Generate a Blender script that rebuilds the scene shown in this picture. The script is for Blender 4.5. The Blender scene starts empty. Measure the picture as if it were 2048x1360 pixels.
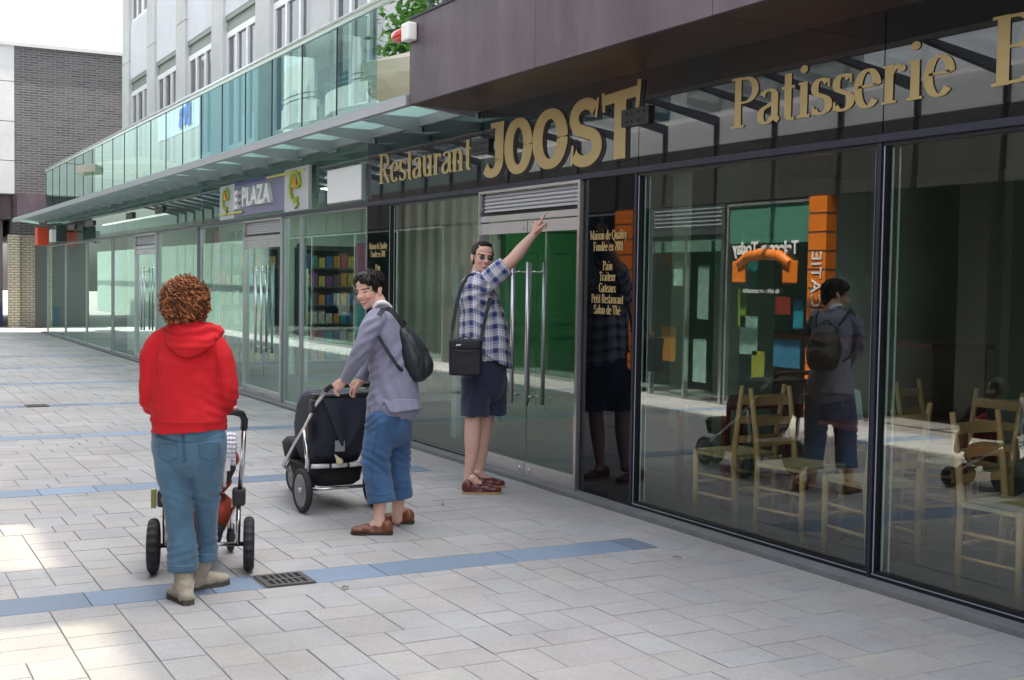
import bpy, bmesh, math, random
from mathutils import Vector, Matrix, noise
R = math.radians
scene = bpy.context.scene
col = scene.collection
random.seed(7)

# ------------------------------------------------------------ camera
CAM_FOC, CAM_RHO = 2500.0, .0154
CAM_TH, CAM_AL = math.atan(116.5/2500), math.atan(1334/2500)
CAM_POS = Vector((-4.88, 0, 1.6))
_f = Vector((math.sin(CAM_AL)*math.cos(CAM_TH), math.cos(CAM_AL)*math.cos(CAM_TH), -math.sin(CAM_TH)))
_r = Vector((math.cos(CAM_AL), -math.sin(CAM_AL), 0))
_u = _r.cross(_f)
CR = _r*math.cos(CAM_RHO) + _u*math.sin(CAM_RHO)
CU = _u*math.cos(CAM_RHO) - _r*math.sin(CAM_RHO)
cam_data = bpy.data.cameras.new('camera')
cam_data.sensor_width = 36
cam_data.lens = 36*CAM_FOC/2048
cam_data.clip_end = 500
cam = bpy.data.objects.new('camera', cam_data)
col.objects.link(cam)
m = Matrix((CR, CU, -_f)).transposed().to_4x4()
m.translation = CAM_POS
cam.matrix_world = m
scene.camera = cam

# ------------------------------------------------------------ sky, sun, exposure
SUN_EL, SUN_AZ = 66.0, 97.0          # sun stands over the shop building (+x), a little behind it
world = bpy.data.worlds.new('World')
scene.world = world
world.use_nodes = True
wn = world.node_tree.nodes; wl = world.node_tree.links
wn.clear()
out = wn.new('ShaderNodeOutputWorld'); bg = wn.new('ShaderNodeBackground')
sky = wn.new('ShaderNodeTexSky'); sky.sky_type = 'NISHITA'; sky.sun_disc = False
sky.sun_elevation = R(SUN_EL); sky.sun_rotation = R(SUN_AZ)
sky.air_density = 1.2; sky.dust_density = 4.5; sky.ozone_density = 1.0
hs = wn.new('ShaderNodeHueSaturation'); hs.inputs['Saturation'].default_value = .30
wl.new(sky.outputs[0], hs.inputs['Color']); wl.new(hs.outputs[0], bg.inputs[0]); wl.new(bg.outputs[0], out.inputs[0])
bg.inputs[1].default_value = .15
sd = bpy.data.lights.new('sun', 'SUN'); sd.energy = 4.6; sd.angle = R(.6); sd.color = (1, .95, .86)
sun = bpy.data.objects.new('sun', sd); col.objects.link(sun)
sv = Vector((math.sin(R(SUN_AZ))*math.cos(R(SUN_EL)), math.cos(R(SUN_AZ))*math.cos(R(SUN_EL)), math.sin(R(SUN_EL))))
sun.rotation_euler = sv.to_track_quat('Z', 'Y').to_euler()
sun.location = sv*60
scene.view_settings.view_transform = 'Standard'
scene.view_settings.look = 'None'
scene.view_settings.gamma = 1
scene.view_settings.exposure = 2.05
scene.cycles.max_bounces = 10
scene.cycles.transparent_max_bounces = 24
scene.cycles.glossy_bounces = 5
scene.cycles.caustics_reflective = False
scene.cycles.use_denoising = True
scene.cycles.sample_clamp_indirect = 6

# ------------------------------------------------------------ helpers
def tag(o, label=None, cat=None, group=None, kind=None):
    if label: o['label'] = label
    if cat: o['category'] = cat
    if group: o['group'] = group
    if kind: o['kind'] = kind
    return o
def empty(name, loc=(0, 0, 0), label=None, cat=None, group=None, rz=0):
    o = bpy.data.objects.new(name, None); col.objects.link(o)
    o.location = loc; o.rotation_euler = (0, 0, rz); o.empty_display_size = .1
    return tag(o, label, cat, group)
def obj(name, bm, mat, parent=None, smooth=False, bevel=0):
    me = bpy.data.meshes.new(name)
    bm.to_mesh(me); bm.free()
    for mt in (mat if isinstance(mat, (list, tuple)) else [mat]): me.materials.append(mt)
    o = bpy.data.objects.new(name, me); col.objects.link(o)
    if parent: o.parent = parent
    if smooth:
        for p in me.polygons: p.use_smooth = True
        if smooth == 'auto':
            for e in me.edges: pass
    if bevel:
        md = o.modifiers.new('bevel', 'BEVEL'); md.width = bevel; md.segments = 2; md.limit_method = 'ANGLE'
    return o
def NB(): return bmesh.new()
def box(bm, x0, x1, y0, y1, z0, z1, mi=0, M=None):
    vs = [bm.verts.new((x, y, z)) for x in (x0, x1) for y in (y0, y1) for z in (z0, z1)]
    fs = []
    for q in ((0, 1, 3, 2), (4, 6, 7, 5), (0, 4, 5, 1), (2, 3, 7, 6), (0, 2, 6, 4), (1, 5, 7, 3)):
        f = bm.faces.new([vs[i] for i in q]); f.material_index = mi; fs.append(f)
    if M is not None:
        for v in vs: v.co = M @ v.co
    return vs
def bx(*a, **k):
    bm = NB(); box(bm, *a, **k); return bm
def quad(bm, pts, mi=0):
    f = bm.faces.new([bm.verts.new(p) for p in pts]); f.material_index = mi; return f
def tube(bm, pts, rad, n=10, mi=0, caps=True, closed=False, flat=1.0):
    pts = [Vector(p) for p in pts]; N = len(pts)
    rs = rad if isinstance(rad, (list, tuple)) else [rad]*N
    rings = []; up = None
    for i, p in enumerate(pts):
        if closed: t = pts[(i+1) % N]-pts[i-1]
        else: t = pts[min(i+1, N-1)]-pts[max(i-1, 0)]
        t.normalize()
        if up is None:
            up = Vector((0, 0, 1)) if abs(t.z) < .9 else Vector((0, 1, 0))
        a = t.cross(up); 
        if a.length < 1e-4: a = t.cross(Vector((1, 0, 0)))
        a.normalize(); b = a.cross(t).normalized(); up = b
        rings.append([bm.verts.new(p+(a*math.cos(2*math.pi*k/n)+b*flat*math.sin(2*math.pi*k/n))*rs[i]) for k in range(n)])
    rng = range(N) if closed else range(N-1)
    for i in rng:
        A, B = rings[i], rings[(i+1) % N]
        for k in range(n):
            f = bm.faces.new((A[k], A[(k+1) % n], B[(k+1) % n], B[k])); f.material_index = mi; f.smooth = True
    if caps and not closed:
        f = bm.faces.new(rings[0][::-1]); f.material_index = mi
        f = bm.faces.new(rings[-1]); f.material_index = mi
def arc(c, r, a0, a1, n, ax='xz'):
    o = []
    for i in range(n+1):
        a = R(a0+(a1-a0)*i/n); p = [c[0], c[1], c[2]]
        p['xyz'.index(ax[0])] += r*math.cos(a); p['xyz'.index(ax[1])] += r*math.sin(a); o.append(tuple(p))
    return o
def lathe(bm, prof, c=(0, 0, 0), n=24, mi=0, M=None, smooth=True):
    rings = []
    for r, z in prof:
        ring = []
        for k in range(n):
            v = Vector((r*math.cos(2*math.pi*k/n), r*math.sin(2*math.pi*k/n), z))
            v = (M @ v) if M is not None else v+Vector(c)
            ring.append(bm.verts.new(v))
        rings.append(ring)
    for A, B in zip(rings, rings[1:]):
        for k in range(n):
            f = bm.faces.new((A[k], A[(k+1) % n], B[(k+1) % n], B[k])); f.material_index = mi; f.smooth = smooth
    for ring, rev in ((rings[0], 1), (rings[-1], 0)):
        f = bm.faces.new(ring[::-1] if rev else ring); f.material_index = mi
def children(o): return [c for c in bpy.data.objects if c.parent == o]
def copy_tree(o, parent=None):
    c = o.copy(); col.objects.link(c); c.parent = parent
    for ch in children(o): copy_tree(ch, c)
    return c

# ------------------------------------------------------------ materials
MATS = {}
def mat(name, color=(.5, .5, .5), rough=.6, metal=0, spec=.5, bump=0, bscale=40, var=0, vscale=3, emit=0, coat=0, stretch=None):
    if name in MATS: return MATS[name]
    m = bpy.data.materials.new(name); m.use_nodes = True; MATS[name] = m
    nt = m.node_tree; b = nt.nodes['Principled BSDF']
    b.inputs['Base Color'].default_value = (*color, 1); b.inputs['Roughness'].default_value = rough
    b.inputs['Metallic'].default_value = metal; b.inputs['Specular IOR Level'].default_value = spec
    b.inputs['Coat Weight'].default_value = coat
    if emit:
        b.inputs['Emission Color'].default_value = (*color, 1); b.inputs['Emission Strength'].default_value = emit
    if bump or var:
        tc = nt.nodes.new('ShaderNodeTexCoord'); mp = nt.nodes.new('ShaderNodeMapping')
        nt.links.new(tc.outputs['Object'], mp.inputs[0])
        if stretch: mp.inputs['Scale'].default_value = stretch
    if bump:
        n = nt.nodes.new('ShaderNodeTexNoise'); n.inputs['Scale'].default_value = bscale; n.inputs['Detail'].default_value = 6
        bp = nt.nodes.new('ShaderNodeBump'); bp.inputs['Strength'].default_value = bump; bp.inputs['Distance'].default_value = .01
        nt.links.new(mp.outputs[0], n.inputs['Vector']); nt.links.new(n.outputs[0], bp.inputs['Height']); nt.links.new(bp.outputs[0], b.inputs['Normal'])
    if var:
        n = nt.nodes.new('ShaderNodeTexNoise'); n.inputs['Scale'].default_value = vscale; n.inputs['Detail'].default_value = 8; n.inputs['Roughness'].default_value = .65
        rp = nt.nodes.new('ShaderNodeValToRGB')
        rp.color_ramp.elements[0].position = .3; rp.color_ramp.elements[1].position = .7
        rp.color_ramp.elements[0].color = (*[c*(1-var) for c in color], 1); rp.color_ramp.elements[1].color = (*[min(1, c*(1+var)) for c in color], 1)
        nt.links.new(mp.outputs[0], n.inputs['Vector']); nt.links.new(n.outputs[0], rp.inputs[0]); nt.links.new(rp.outputs[0], b.inputs['Base Color'])
    return m
def glass(name, tint=(.72, .88, .80), ior=1.75, wob=0.0, refl=(.95, 1, .97)):
    if name in MATS: return MATS[name]
    m = bpy.data.materials.new(name); m.use_nodes = True; MATS[name] = m
    nt = m.node_tree; nt.nodes.clear(); N = nt.nodes.new; L = nt.links.new
    o = N('ShaderNodeOutputMaterial'); mx = N('ShaderNodeMixShader'); fr = N('ShaderNodeFresnel'); fr.inputs[0].default_value = ior
    tr = N('ShaderNodeBsdfTransparent'); tr.inputs[0].default_value = (*tint, 1)
    gl = N('ShaderNodeBsdfGlossy'); gl.inputs['Roughness'].default_value = 0.0; gl.inputs['Color'].default_value = (*refl, 1)
    # fresnel independent of the side the ray comes from
    geo = N('ShaderNodeNewGeometry'); dt = N('ShaderNodeVectorMath'); dt.operation = 'DOT_PRODUCT'
    L(geo.outputs['Normal'], dt.inputs[0]); L(geo.outputs['Incoming'], dt.inputs[1])
    ab = N('ShaderNodeMath'); ab.operation = 'ABSOLUTE'; L(dt.outputs['Value'], ab.inputs[0])
    om = N('ShaderNodeMath'); om.operation = 'SUBTRACT'; om.inputs[0].default_value = 1; L(ab.outputs[0], om.inputs[1])
    pw = N('ShaderNodeMath'); pw.operation = 'POWER'; L(om.outputs[0], pw.inputs[0]); pw.inputs[1].default_value = 5
    f0 = ((ior-1)/(ior+1))**2*1.9
    mm = N('ShaderNodeMath'); mm.operation = 'MULTIPLY_ADD'; L(pw.outputs[0], mm.inputs[0]); mm.inputs[1].default_value = 1-f0; mm.inputs[2].default_value = f0
    nt.nodes.remove(fr)
    L(mm.outputs[0], mx.inputs[0]); L(tr.outputs[0], mx.inputs[1]); L(gl.outputs[0], mx.inputs[2]); L(mx.outputs[0], o.inputs[0])
    if wob:
        tc = N('ShaderNodeTexCoord'); n = N('ShaderNodeTexNoise'); n.inputs['Scale'].default_value = .7; n.inputs['Detail'].default_value = 1
        bp = N('ShaderNodeBump'); bp.inputs['Strength'].default_value = 1; bp.inputs['Distance'].default_value = wob
        L(tc.outputs['Object'], n.inputs['Vector']); L(n.outputs[0], bp.inputs['Height']); L(bp.outputs[0], gl.inputs['Normal'])
    return m
def brickmat(name, c1, c2, mortar, sc=1.0, bw=.24, bh=.075, axis='xz', rough=.85, ms=.012):
    if name in MATS: return MATS[name]
    m = bpy.data.materials.new(name); m.use_nodes = True; MATS[name] = m
    nt = m.node_tree; b = nt.nodes['Principled BSDF']; b.inputs['Roughness'].default_value = rough
    N = nt.nodes.new; L = nt.links.new
    tc = N('ShaderNodeTexCoord'); sp = N('ShaderNodeSeparateXYZ'); cb = N('ShaderNodeCombineXYZ')
    L(tc.outputs['Object'], sp.inputs[0]); L(sp.outputs['XYZ'.index(axis[0].upper())], cb.inputs[0]); L(sp.outputs['XYZ'.index(axis[1].upper())], cb.inputs[1])
    br = N('ShaderNodeTexBrick'); L(cb.outputs[0], br.inputs['Vector'])
    br.inputs['Scale'].default_value = sc; br.inputs['Brick Width'].default_value = bw; br.inputs['Row Height'].default_value = bh
    br.inputs['Mortar Size'].default_value = ms; br.inputs['Color1'].default_value = (*c1, 1); br.inputs['Color2'].default_value = (*c2, 1); br.inputs['Mortar'].default_value = (*mortar, 1)
    L(br.outputs[0], b.inputs['Base Color'])
    bp = N('ShaderNodeBump'); bp.inputs['Strength'].default_value = .6; bp.inputs['Distance'].default_value = .006; bp.invert = True
    L(br.outputs['Fac'], bp.inputs['Height']); L(bp.outputs[0], b.inputs['Normal'])
    return m
def vcolmat(name, rough=.8, bump=.25, bscale=60, spec=.3, var=.1, vs=1.2):
    if name in MATS: return MATS[name]
    m = bpy.data.materials.new(name); m.use_nodes = True; MATS[name] = m
    nt = m.node_tree; b = nt.nodes['Principled BSDF']; b.inputs['Roughness'].default_value = rough; b.inputs['Specular IOR Level'].default_value = spec
    N = nt.nodes.new; L = nt.links.new
    a = N('ShaderNodeVertexColor'); a.layer_name = 'Col'
    tc = N('ShaderNodeTexCoord')
    n1 = N('ShaderNodeTexNoise'); n1.inputs['Scale'].default_value = vs; n1.inputs['Detail'].default_value = 7; n1.inputs['Roughness'].default_value = .6
    n2 = N('ShaderNodeTexNoise'); n2.inputs['Scale'].default_value = bscale; n2.inputs['Detail'].default_value = 4
    L(tc.outputs['Object'], n1.inputs['Vector']); L(tc.outputs['Object'], n2.inputs['Vector'])
    ad = N('ShaderNodeMath'); ad.operation = 'ADD'; L(n1.outputs[0], ad.inputs[0]); L(n2.outputs[0], ad.inputs[1])
    mr = N('ShaderNodeMapRange'); L(ad.outputs[0], mr.inputs[0]); mr.inputs[1].default_value = .6; mr.inputs[2].default_value = 1.4; mr.inputs[3].default_value = 1-var; mr.inputs[4].default_value = 1+var
    vm = N('ShaderNodeVectorMath'); vm.operation = 'SCALE'; L(a.outputs[0], vm.inputs[0]); L(mr.outputs[0], vm.inputs['Scale']); L(vm.outputs[0], b.inputs['Base Color'])
    bp = N('ShaderNodeBump'); bp.inputs['Strength'].default_value = bump; bp.inputs['Distance'].default_value = .004
    L(n2.outputs[0], bp.inputs['Height']); L(bp.outputs[0], b.inputs['Normal'])
    return m

STEEL = mat('brushed_steel', (.62, .62, .64), .33, 1, bump=.08, bscale=30, stretch=(1, 1, 60))
STEELD = mat('door_steel', (.60, .60, .62), .42, .85, var=.05)
ALU = mat('aluminium', (.46, .47, .50), .45, .7)
DARKF = mat('dark_frame', (.012, .013, .018), .3, .2)
FRAMEB = mat('blue_black_frame', (.030, .032, .052), .35, .3)
BLACKG = mat('black_glass', (.004, .005, .007), .02, spec=.35)
GLASS = glass('shop_glass', (.74, .79, .74), 1.85, .0004)
GLASSD = glass('door_glass', (.58, .74, .67), 2.2, .0003, (.72,.88,.82))
BALG = glass('balcony_glass', (.50, .68, .62), 2.3, .0006, (.56, .74, .69))
OCG = glass('opposite_canopy_glass', (.95, .96, .96), 1.3)
GLASSN = glass('restaurant_door_glass', (.80, .90, .84), 1.65, .0003)
SHADEG = glass('roof_shade_glass', (.34, .32, .27), 1.4)  # tint of the unseen roof strip, added to let through part of the sun
COPPER = mat('copper_cladding', (.125, .092, .108), .40, .5, var=.38, vscale=1.6, stretch=(1, 1.2, .35))
SOFFIT = mat('brown_soffit', (.040, .018, .016), .4, var=.2)
PALEGREEN = mat('pale_green_edge', (.42, .55, .50), .3)
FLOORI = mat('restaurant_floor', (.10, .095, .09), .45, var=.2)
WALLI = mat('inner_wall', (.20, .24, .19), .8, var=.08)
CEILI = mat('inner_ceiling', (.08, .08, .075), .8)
WHITE = mat('white_paint', (.8, .8, .8), .5)

# ------------------------------------------------------------ paving
def spots(m_):
    nt = m_.node_tree; b = nt.nodes['Principled BSDF']; src = b.inputs['Base Color'].links[0].from_socket; N = nt.nodes.new; L = nt.links.new
    tc = N('ShaderNodeTexCoord'); v = N('ShaderNodeTexVoronoi'); v.inputs['Scale'].default_value = 2.3; L(tc.outputs['Object'], v.inputs['Vector'])
    n = N('ShaderNodeTexNoise'); n.inputs['Scale'].default_value = 3.1; L(tc.outputs['Object'], n.inputs['Vector'])
    th = N('ShaderNodeMapRange'); L(n.outputs[0], th.inputs[0]); th.inputs[1].default_value = .5; th.inputs[2].default_value = .62; th.inputs[3].default_value = 0; th.inputs[4].default_value = .040
    lt = N('ShaderNodeMath'); lt.operation = 'LESS_THAN'; L(v.outputs['Distance'], lt.inputs[0]); L(th.outputs[0], lt.inputs[1])
    n2 = N('ShaderNodeTexNoise'); n2.inputs['Scale'].default_value = .55; n2.inputs['Detail'].default_value = 9; n2.inputs['Roughness'].default_value = .7; L(tc.outputs['Object'], n2.inputs['Vector'])
    mr = N('ShaderNodeMapRange'); L(n2.outputs[0], mr.inputs[0]); mr.inputs[1].default_value = .35; mr.inputs[2].default_value = .65; mr.inputs[3].default_value = .86; mr.inputs[4].default_value = 1.08
    sc = N('ShaderNodeVectorMath'); sc.operation = 'SCALE'; L(src, sc.inputs[0]); L(mr.outputs[0], sc.inputs['Scale'])
    mx = N('ShaderNodeMix'); mx.data_type = 'RGBA'; L(lt.outputs[0], mx.inputs[0]); L(sc.outputs[0], mx.inputs[6]); mx.inputs[7].default_value = (.14, .135, .13, 1); L(mx.outputs[2], b.inputs['Base Color'])
    return m_
def make_paving():
    base = NB(); quad(base, [(-60, -30, 0), (60, -30, 0), (60, 130, 0), (-60, 130, 0)])
    tag(obj('ground', base, mat('joint_sand', (.19, .18, .175), .95, bump=.3, bscale=80)), kind='structure')
    X0, X1, Y0, Y1, g = -5.44, -.14, 1.2, 40.0, .1
    nx, ny = int(round((X1-X0)/g)), int(round((Y1-Y0)/g))
    occ = [[0]*ny for _ in range(nx)]
    strips = [2.9, 6.2, 9.5, 12.8, 15.9, 19.2, 22.5, 25.8, 29.1, 32.4, 35.7]
    bm = NB(); cl = bm.loops.layers.float_color.new('Col')
    bs = NB(); cs = bs.loops.layers.float_color.new('Col')
    rnd = random.Random(3)
    def slab(bm, cl, x0, x1, y0, y1, c, j=.0022, top=.005):
        h = top + rnd.uniform(-.0012, .0012)
        t = rnd.uniform(-.0008, .0008)
        p = [(x0+j, y0+j, h), (x1-j, y0+j, h+t), (x1-j, y1-j, h), (x0+j, y1-j, h-t)]
        vt = [bm.verts.new((a+(.002 if a < (x0+x1)/2 else -.002), b+(.002 if b < (y0+y1)/2 else -.002), z)) for a, b, z in p]
        vb = [bm.verts.new((a, b, .0005)) for a, b, z in p]
        fs = [bm.faces.new(vt)] + [bm.faces.new((vb[i], vb[(i+1) % 4], vt[(i+1) % 4], vt[i])) for i in range(4)]
        for f in fs:
            for l in f.loops: l[cl] = (*c, 1)
    def sl(k):  # strip reserve
        return int(round((strips[k]-Y0)/g))
    for k in range(len(strips)):
        j0 = sl(k)
        if j0 < 0 or j0+3 > ny: continue
        for i in range(nx-4):
            for j in range(j0, j0+3): occ[i][j] = 9
    sizes = [(3, 2), (3, 3), (3, 2), (2, 2), (4, 2), (3, 2), (3, 3), (2, 3), (4, 3), (3, 2), (2, 3)]
    for j in range(ny):
        for i in range(nx):
            if occ[i][j]: continue
            order = sizes[:]; rnd.shuffle(order); order += [(2, 1), (1, 2), (1, 1)]
            for a, b in order:
                if i+a > nx or j+b > ny: continue
                if any(occ[i+u][j+v] for u in range(a) for v in range(b)): continue
                # leave no slivers
                if i+a < nx and not occ[i+a][j] and (i+a+1 >= nx or occ[min(i+a+1, nx-1)][j]): continue
                break
            for u in range(a):
                for v in range(b): occ[i+u][j+v] = 1
            y = Y0+j*g; t = rnd.random(); L = rnd.uniform(.955, 1.045)*.84
            c = (.394, .388, .386)
            if t < .30: c = (.402, .384, .380)
            elif t < .45: c = (.382, .386, .392)
            elif t < .55: c = (.404, .394, .374)
            slab(bm, cl, X0+i*g, X0+(i+a)*g, y, y+b*g, [q*L for q in c])
    for k, s in enumerate(strips):
        j0 = sl(k); y = Y0+j0*g; x = X0
        cuts = [-2.985, -2.705] if abs(y-6.2) < .2 else []
        while x < X1-.4-.01:
            w = min(rnd.choice([.6, .8, .8, 1.0, .4]), X1-.4-x)
            nx_ = [c_ for c_ in cuts if x+.01 < c_ < x+w+.2]
            if nx_: w = nx_[0]-x
            L = rnd.uniform(.72, 1.12)
            slab(bs, cs, x, x+w, y, y+.3, (.30*L, .30*L, .31*L) if cuts and abs(x+2.985) < .02 else (.175*L, .23*L, .31*L))
            x += w
    # wide stone field that carries on past the patterned area
    tag(obj('pavement', bm, spots(vcolmat('paver_stone', .75, .35, 90, .35, .17, 1.4))), kind='structure')
    tag(obj('paving_bands', bs, vcolmat('blue_stone', .6, .2, 90, .4, .10, 3)), kind='structure')
    kb = NB(); box(kb, -.14, .04, -8, 36.4, .0005, .035)
    tag(obj('kerb', kb, mat('kerb_stone', (.16, .165, .17), .7, bump=.2, bscale=60, var=.15, vscale=6)), kind='structure')
make_paving()
# ------------------------------------------------------------ the shop building on the right
shop = empty('shop_building', (0, 0, 0), 'long glass fronted shopping arcade with black restaurant fascia, steel double doors and slim glass canopy', 'building')
TZ0, TZ1 = 2.37, 2.41
posts = [.3, 2.65, 4.985, 7.31, 9.72, 12.43, 19.55, 26.75]
def window(y0, y1, gl=GLASS, z0=.035, z1=TZ0, fr=.022, fm=DARKF, edge=True, x=0, name='window'):
    bm = NB(); d = .06
    box(bm, x-.012, x+d, y0, y0+fr, z0, z1); box(bm, x-.012, x+d, y1-fr, y1, z0, z1)
    box(bm, x-.012, x+d, y0+fr, y1-fr, z0, z0+fr*1.3); box(bm, x-.012, x+d, y0+fr, y1-fr, z1-fr, z1)
    w = obj(name, bm, fm, shop)
    g = NB(); quad(g, [(x+.01, y0+fr, z0+fr*1.3), (x+.01, y1-fr, z0+fr*1.3), (x+.01, y1-fr, z1-fr), (x+.01, y0+fr, z1-fr)])
    obj('pane', g, gl, w)
    if edge:      # spacer bars of the double glazing
        s = NB(); e = .012
        for o, e in ((.016, .009), (.052, .007)):
            a, b, c, dd = y0+fr+o, y1-fr-o, z0+fr*1.3+.012, z1-fr-.006
            xx = x+.016+o*.4
            box(s, xx, xx+.006, b-e, b, c, dd); box(s, xx, xx+.006, a, a+e*.5, c, dd)
        box(s, x+.016, x+.022, y0+fr, y1-fr, z0+fr*1.3+.001, z0+fr*1.3+.010)
        obj('spacer_bar', s, PALEGREEN, w)
        bd = NB(); box(bd, x-.0155, x-.0122, y0+.004, y1-.004, z0+fr*1.3-.009, z0+fr*1.3-.003); box(bd, x-.0155, x-.0122, y1-fr+.002, y1-fr+.008, z0+fr*1.3-.002, z1-fr)
        obj('glazing_bead', bd, mat('pale_bead', (.50, .54, .60), .35, .6), w)
    return w
for a, b in ((.3, 2.65), (2.65, 4.985), (4.985, 7.31)): window(a+.012, b-.012)
window(9.75, 11.80)
for a, b in ((12.43, 14.60), (14.62, 15.25), (17.0, 19.45), (19.65, 22.45), (24.32, 26.7), (26.8, 29.9), (29.92, 33.0), (33.02, 36.2)):
    window(a, b, GLASSD, fr=.014, fm=ALU, edge=False)
# black polished panels beside the doors
for a, b in ((7.335, 8.0), (11.82, 12.41)):
    bm = NB(); box(bm, -.006, .03, a, b, .036, TZ0); obj('black_panel', bm, BLACKG, shop)
# vertical posts
for y in (2.65, 4.985, 7.31):
    bm = NB(); box(bm, -.022, .10, y-.0115, y+.0115, .036, TZ0-.001); obj('post', bm, FRAMEB, shop)
for y in (19.55, 26.75):
    bm = NB(); box(bm, .03, .28, y-.10, y+.10, .04, 3.04); obj('column', bm, DARKF, shop)
bm = NB(); box(bm, -.035, .08, .3, 36.3, TZ0, TZ1); obj('transom', bm, FRAMEB, shop)
bm = NB(); box(bm, -.0145, .075, .3, 7.6, .0352, .075); 
obj('sill', bm, DARKF, shop)
# fascia band
fb = [.3, 2.65, 4.985, 7.31, 9.72, 12.43]
BLACKF = mat('black_fascia_glass', (.008, .009, .012), .015, spec=1.0)
for a, b in zip(fb, fb[1:]):
    bm = NB(); box(bm, -.004, .02, a+.004, b-.004, TZ1+.001, 3.068); obj('fascia_panel', bm, BLACKF, shop)
ys = [12.43, 14.6, 17.0, 19.55, 22.0, 24.35, 26.75, 29.1, 31.5, 33.9, 36.3]
for a, b in zip(ys, ys[1:]):
    bm = NB(); quad(bm, [(.005, a+.004, TZ1), (.005, b-.004, TZ1), (.005, b-.004, 3.06), (.005, a+.004, 3.06)]); obj('fascia_pane', bm, GLASSD, shop)
# doors
def door(y0, y1, plates=True, handles=True, gl=GLASSD):
    z1 = TZ0-.002
    fr = NB()
    box(fr, -.045, .05, y0, y0+.035, .01, z1); box(fr, -.045, .05, y1-.02, y1, .01, z1)
    box(fr, -.045, .05, y0+.035, y1-.02, z1-.02, z1)
    box(fr, -.02, .05, y0+.035, y1-.02, .004, .03)
    d = obj('double_door', fr, STEEL, shop)
    a, b = y0+.037, y1-.022
    lz0, lz1 = 2.16, z1-.022
    lv = NB(); box(lv, .012, .03, a, b, lz0, lz1, mi=1)  # dark backing colours in the shade of the gaps between the slats
    n = 5
    for i in range(n):
        z = lz0+.03+(lz1-lz0-.03)*i/n
        M = Matrix.Translation((-.012, 0, z)) @ Matrix.Rotation(R(38), 4, 'Y')
        box(lv, -.0025, .0025, a+.02, b-.02, 0, .042, M=M)
    obj('louvre', lv, [mat('louvre_metal', (.62, .62, .64), .5, .3), DARKF], d)
    hp = NB(); box(hp, -.02, .02, a, b, 2.106, lz0-.004); obj('header_panel', hp, STEELD, d)
    mid = (a+b)/2
    for s, (p, q) in enumerate(((a, mid-.006), (mid+.006, b))):
        lf = NB(); quad(lf, [(0, p, .13 if plates else .03), (0, q, .13 if plates else .03), (0, q, 2.0), (0, p, 2.0)])
        obj('door_leaf', lf, gl, d)
        tp = NB(); box(tp, -.02, .02, p, q, 2.0, 2.093)
        M = Matrix.Translation((-.021, (q-.07) if s == 0 else (p+.07), 2.045)) @ Matrix.Rotation(R(90), 4, 'Y')
        lathe(tp, [(.024, -.008), (.024, .012), (.0, .012)], n=20, M=M)
        obj('top_rail', tp, STEELD, d)
        if plates:
            kp = NB(); box(kp, -.02, .02, p, q, .032, .13)
            M = Matrix.Translation((-.021, (q-.07) if s == 0 else (p+.07), .08)) @ Matrix.Rotation(R(90), 4, 'Y')
            lathe(kp, [(.02, -.008), (.02, .012), (.0, .012)], n=20, M=M)
            obj('kick_plate', kp, STEELD, d)
        if handles:
            # a pull outside and one inside on every leaf
            for xx in (-.075, .075):
                h = NB(); yy = (q-.12) if s == 0 else (p+.12)
                yy += .0
                tube(h, [(xx, yy, .61), (xx, yy, 1.76)], .017, 14)
                for zz in (.68, 1.68): tube(h, [(xx, yy, zz), (0, yy, zz)], .008, 8)
                obj('pull_handle', h, STEEL, d)
    return d
door(8.02, 9.715, gl=GLASSN)
door(15.27, 16.97)
door(22.47, 24.3)
# copper clad box above the restaurant
CB = -.68
bm = NB()
seams = [-1, 1.2, 3.4, 5.6, 7.6, 9.775]
for a, b in zip(seams, seams[1:]): box(bm, CB, -.02, a+.002, b-.002, 3.074, 3.78)
obj('copper_band', bm, COPPER, shop)
bm = NB()
for a, b in zip(seams, seams[1:]): box(bm, CB+.01, .0, a+.003, b-.003, 3.069, 3.0735)
obj('soffit', bm, SOFFIT, shop)
bm = NB(); box(bm, CB-.012, -.02, -1, 9.785, 3.782, 3.80); obj('coping', bm, DARKF, shop)
# balustrade
bal = NB(); tube(bal, [(0, -1, 4.47), (0, 36.45, 4.47)], .032, 16)
box(bal, -.02, .02, -1, 36.4, 4.405, 4.445)
bo = obj('balustrade', bal, mat('handrail_metal', (.50, .55, .50), .25, .95), shop)
y = 36.4; n = 0
while y > 0:
    a = max(y-1.21, -1)
    if not (a < 11.0 and y > 9.7):
        bm = NB(); quad(bm, [(0, a+.006, 3.17), (0, y-.006, 3.17), (0, y-.006, 4.41), (0, a+.006, 4.41)]); obj('glass_panel', bm, BALG, bo); jb = NB(); box(jb, -.008, .008, y-.006, y+.005, 3.17, 4.41); obj('panel_joint', jb, DARKF, bo)
    y -= 1.21
bm = NB(); quad(bm, [(.01, 36.42, 3.17), (2, 36.42, 3.17), (2, 36.42, 4.41), (.01, 36.42, 4.41)]); obj('glass_panel', bm, BALG, bo)
# slab between the storeys
bm = NB(); box(bm, .03, 14, -2, 36.38, 3.075, 3.20); obj('floor_slab', bm, mat('slab_concrete', (.32, .32, .33), .8), shop)
bm = NB(); box(bm, -.03, .03, 9.80, 36.42, 3.072, 3.165); obj('slab_edge', bm, ALU, shop)
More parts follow.
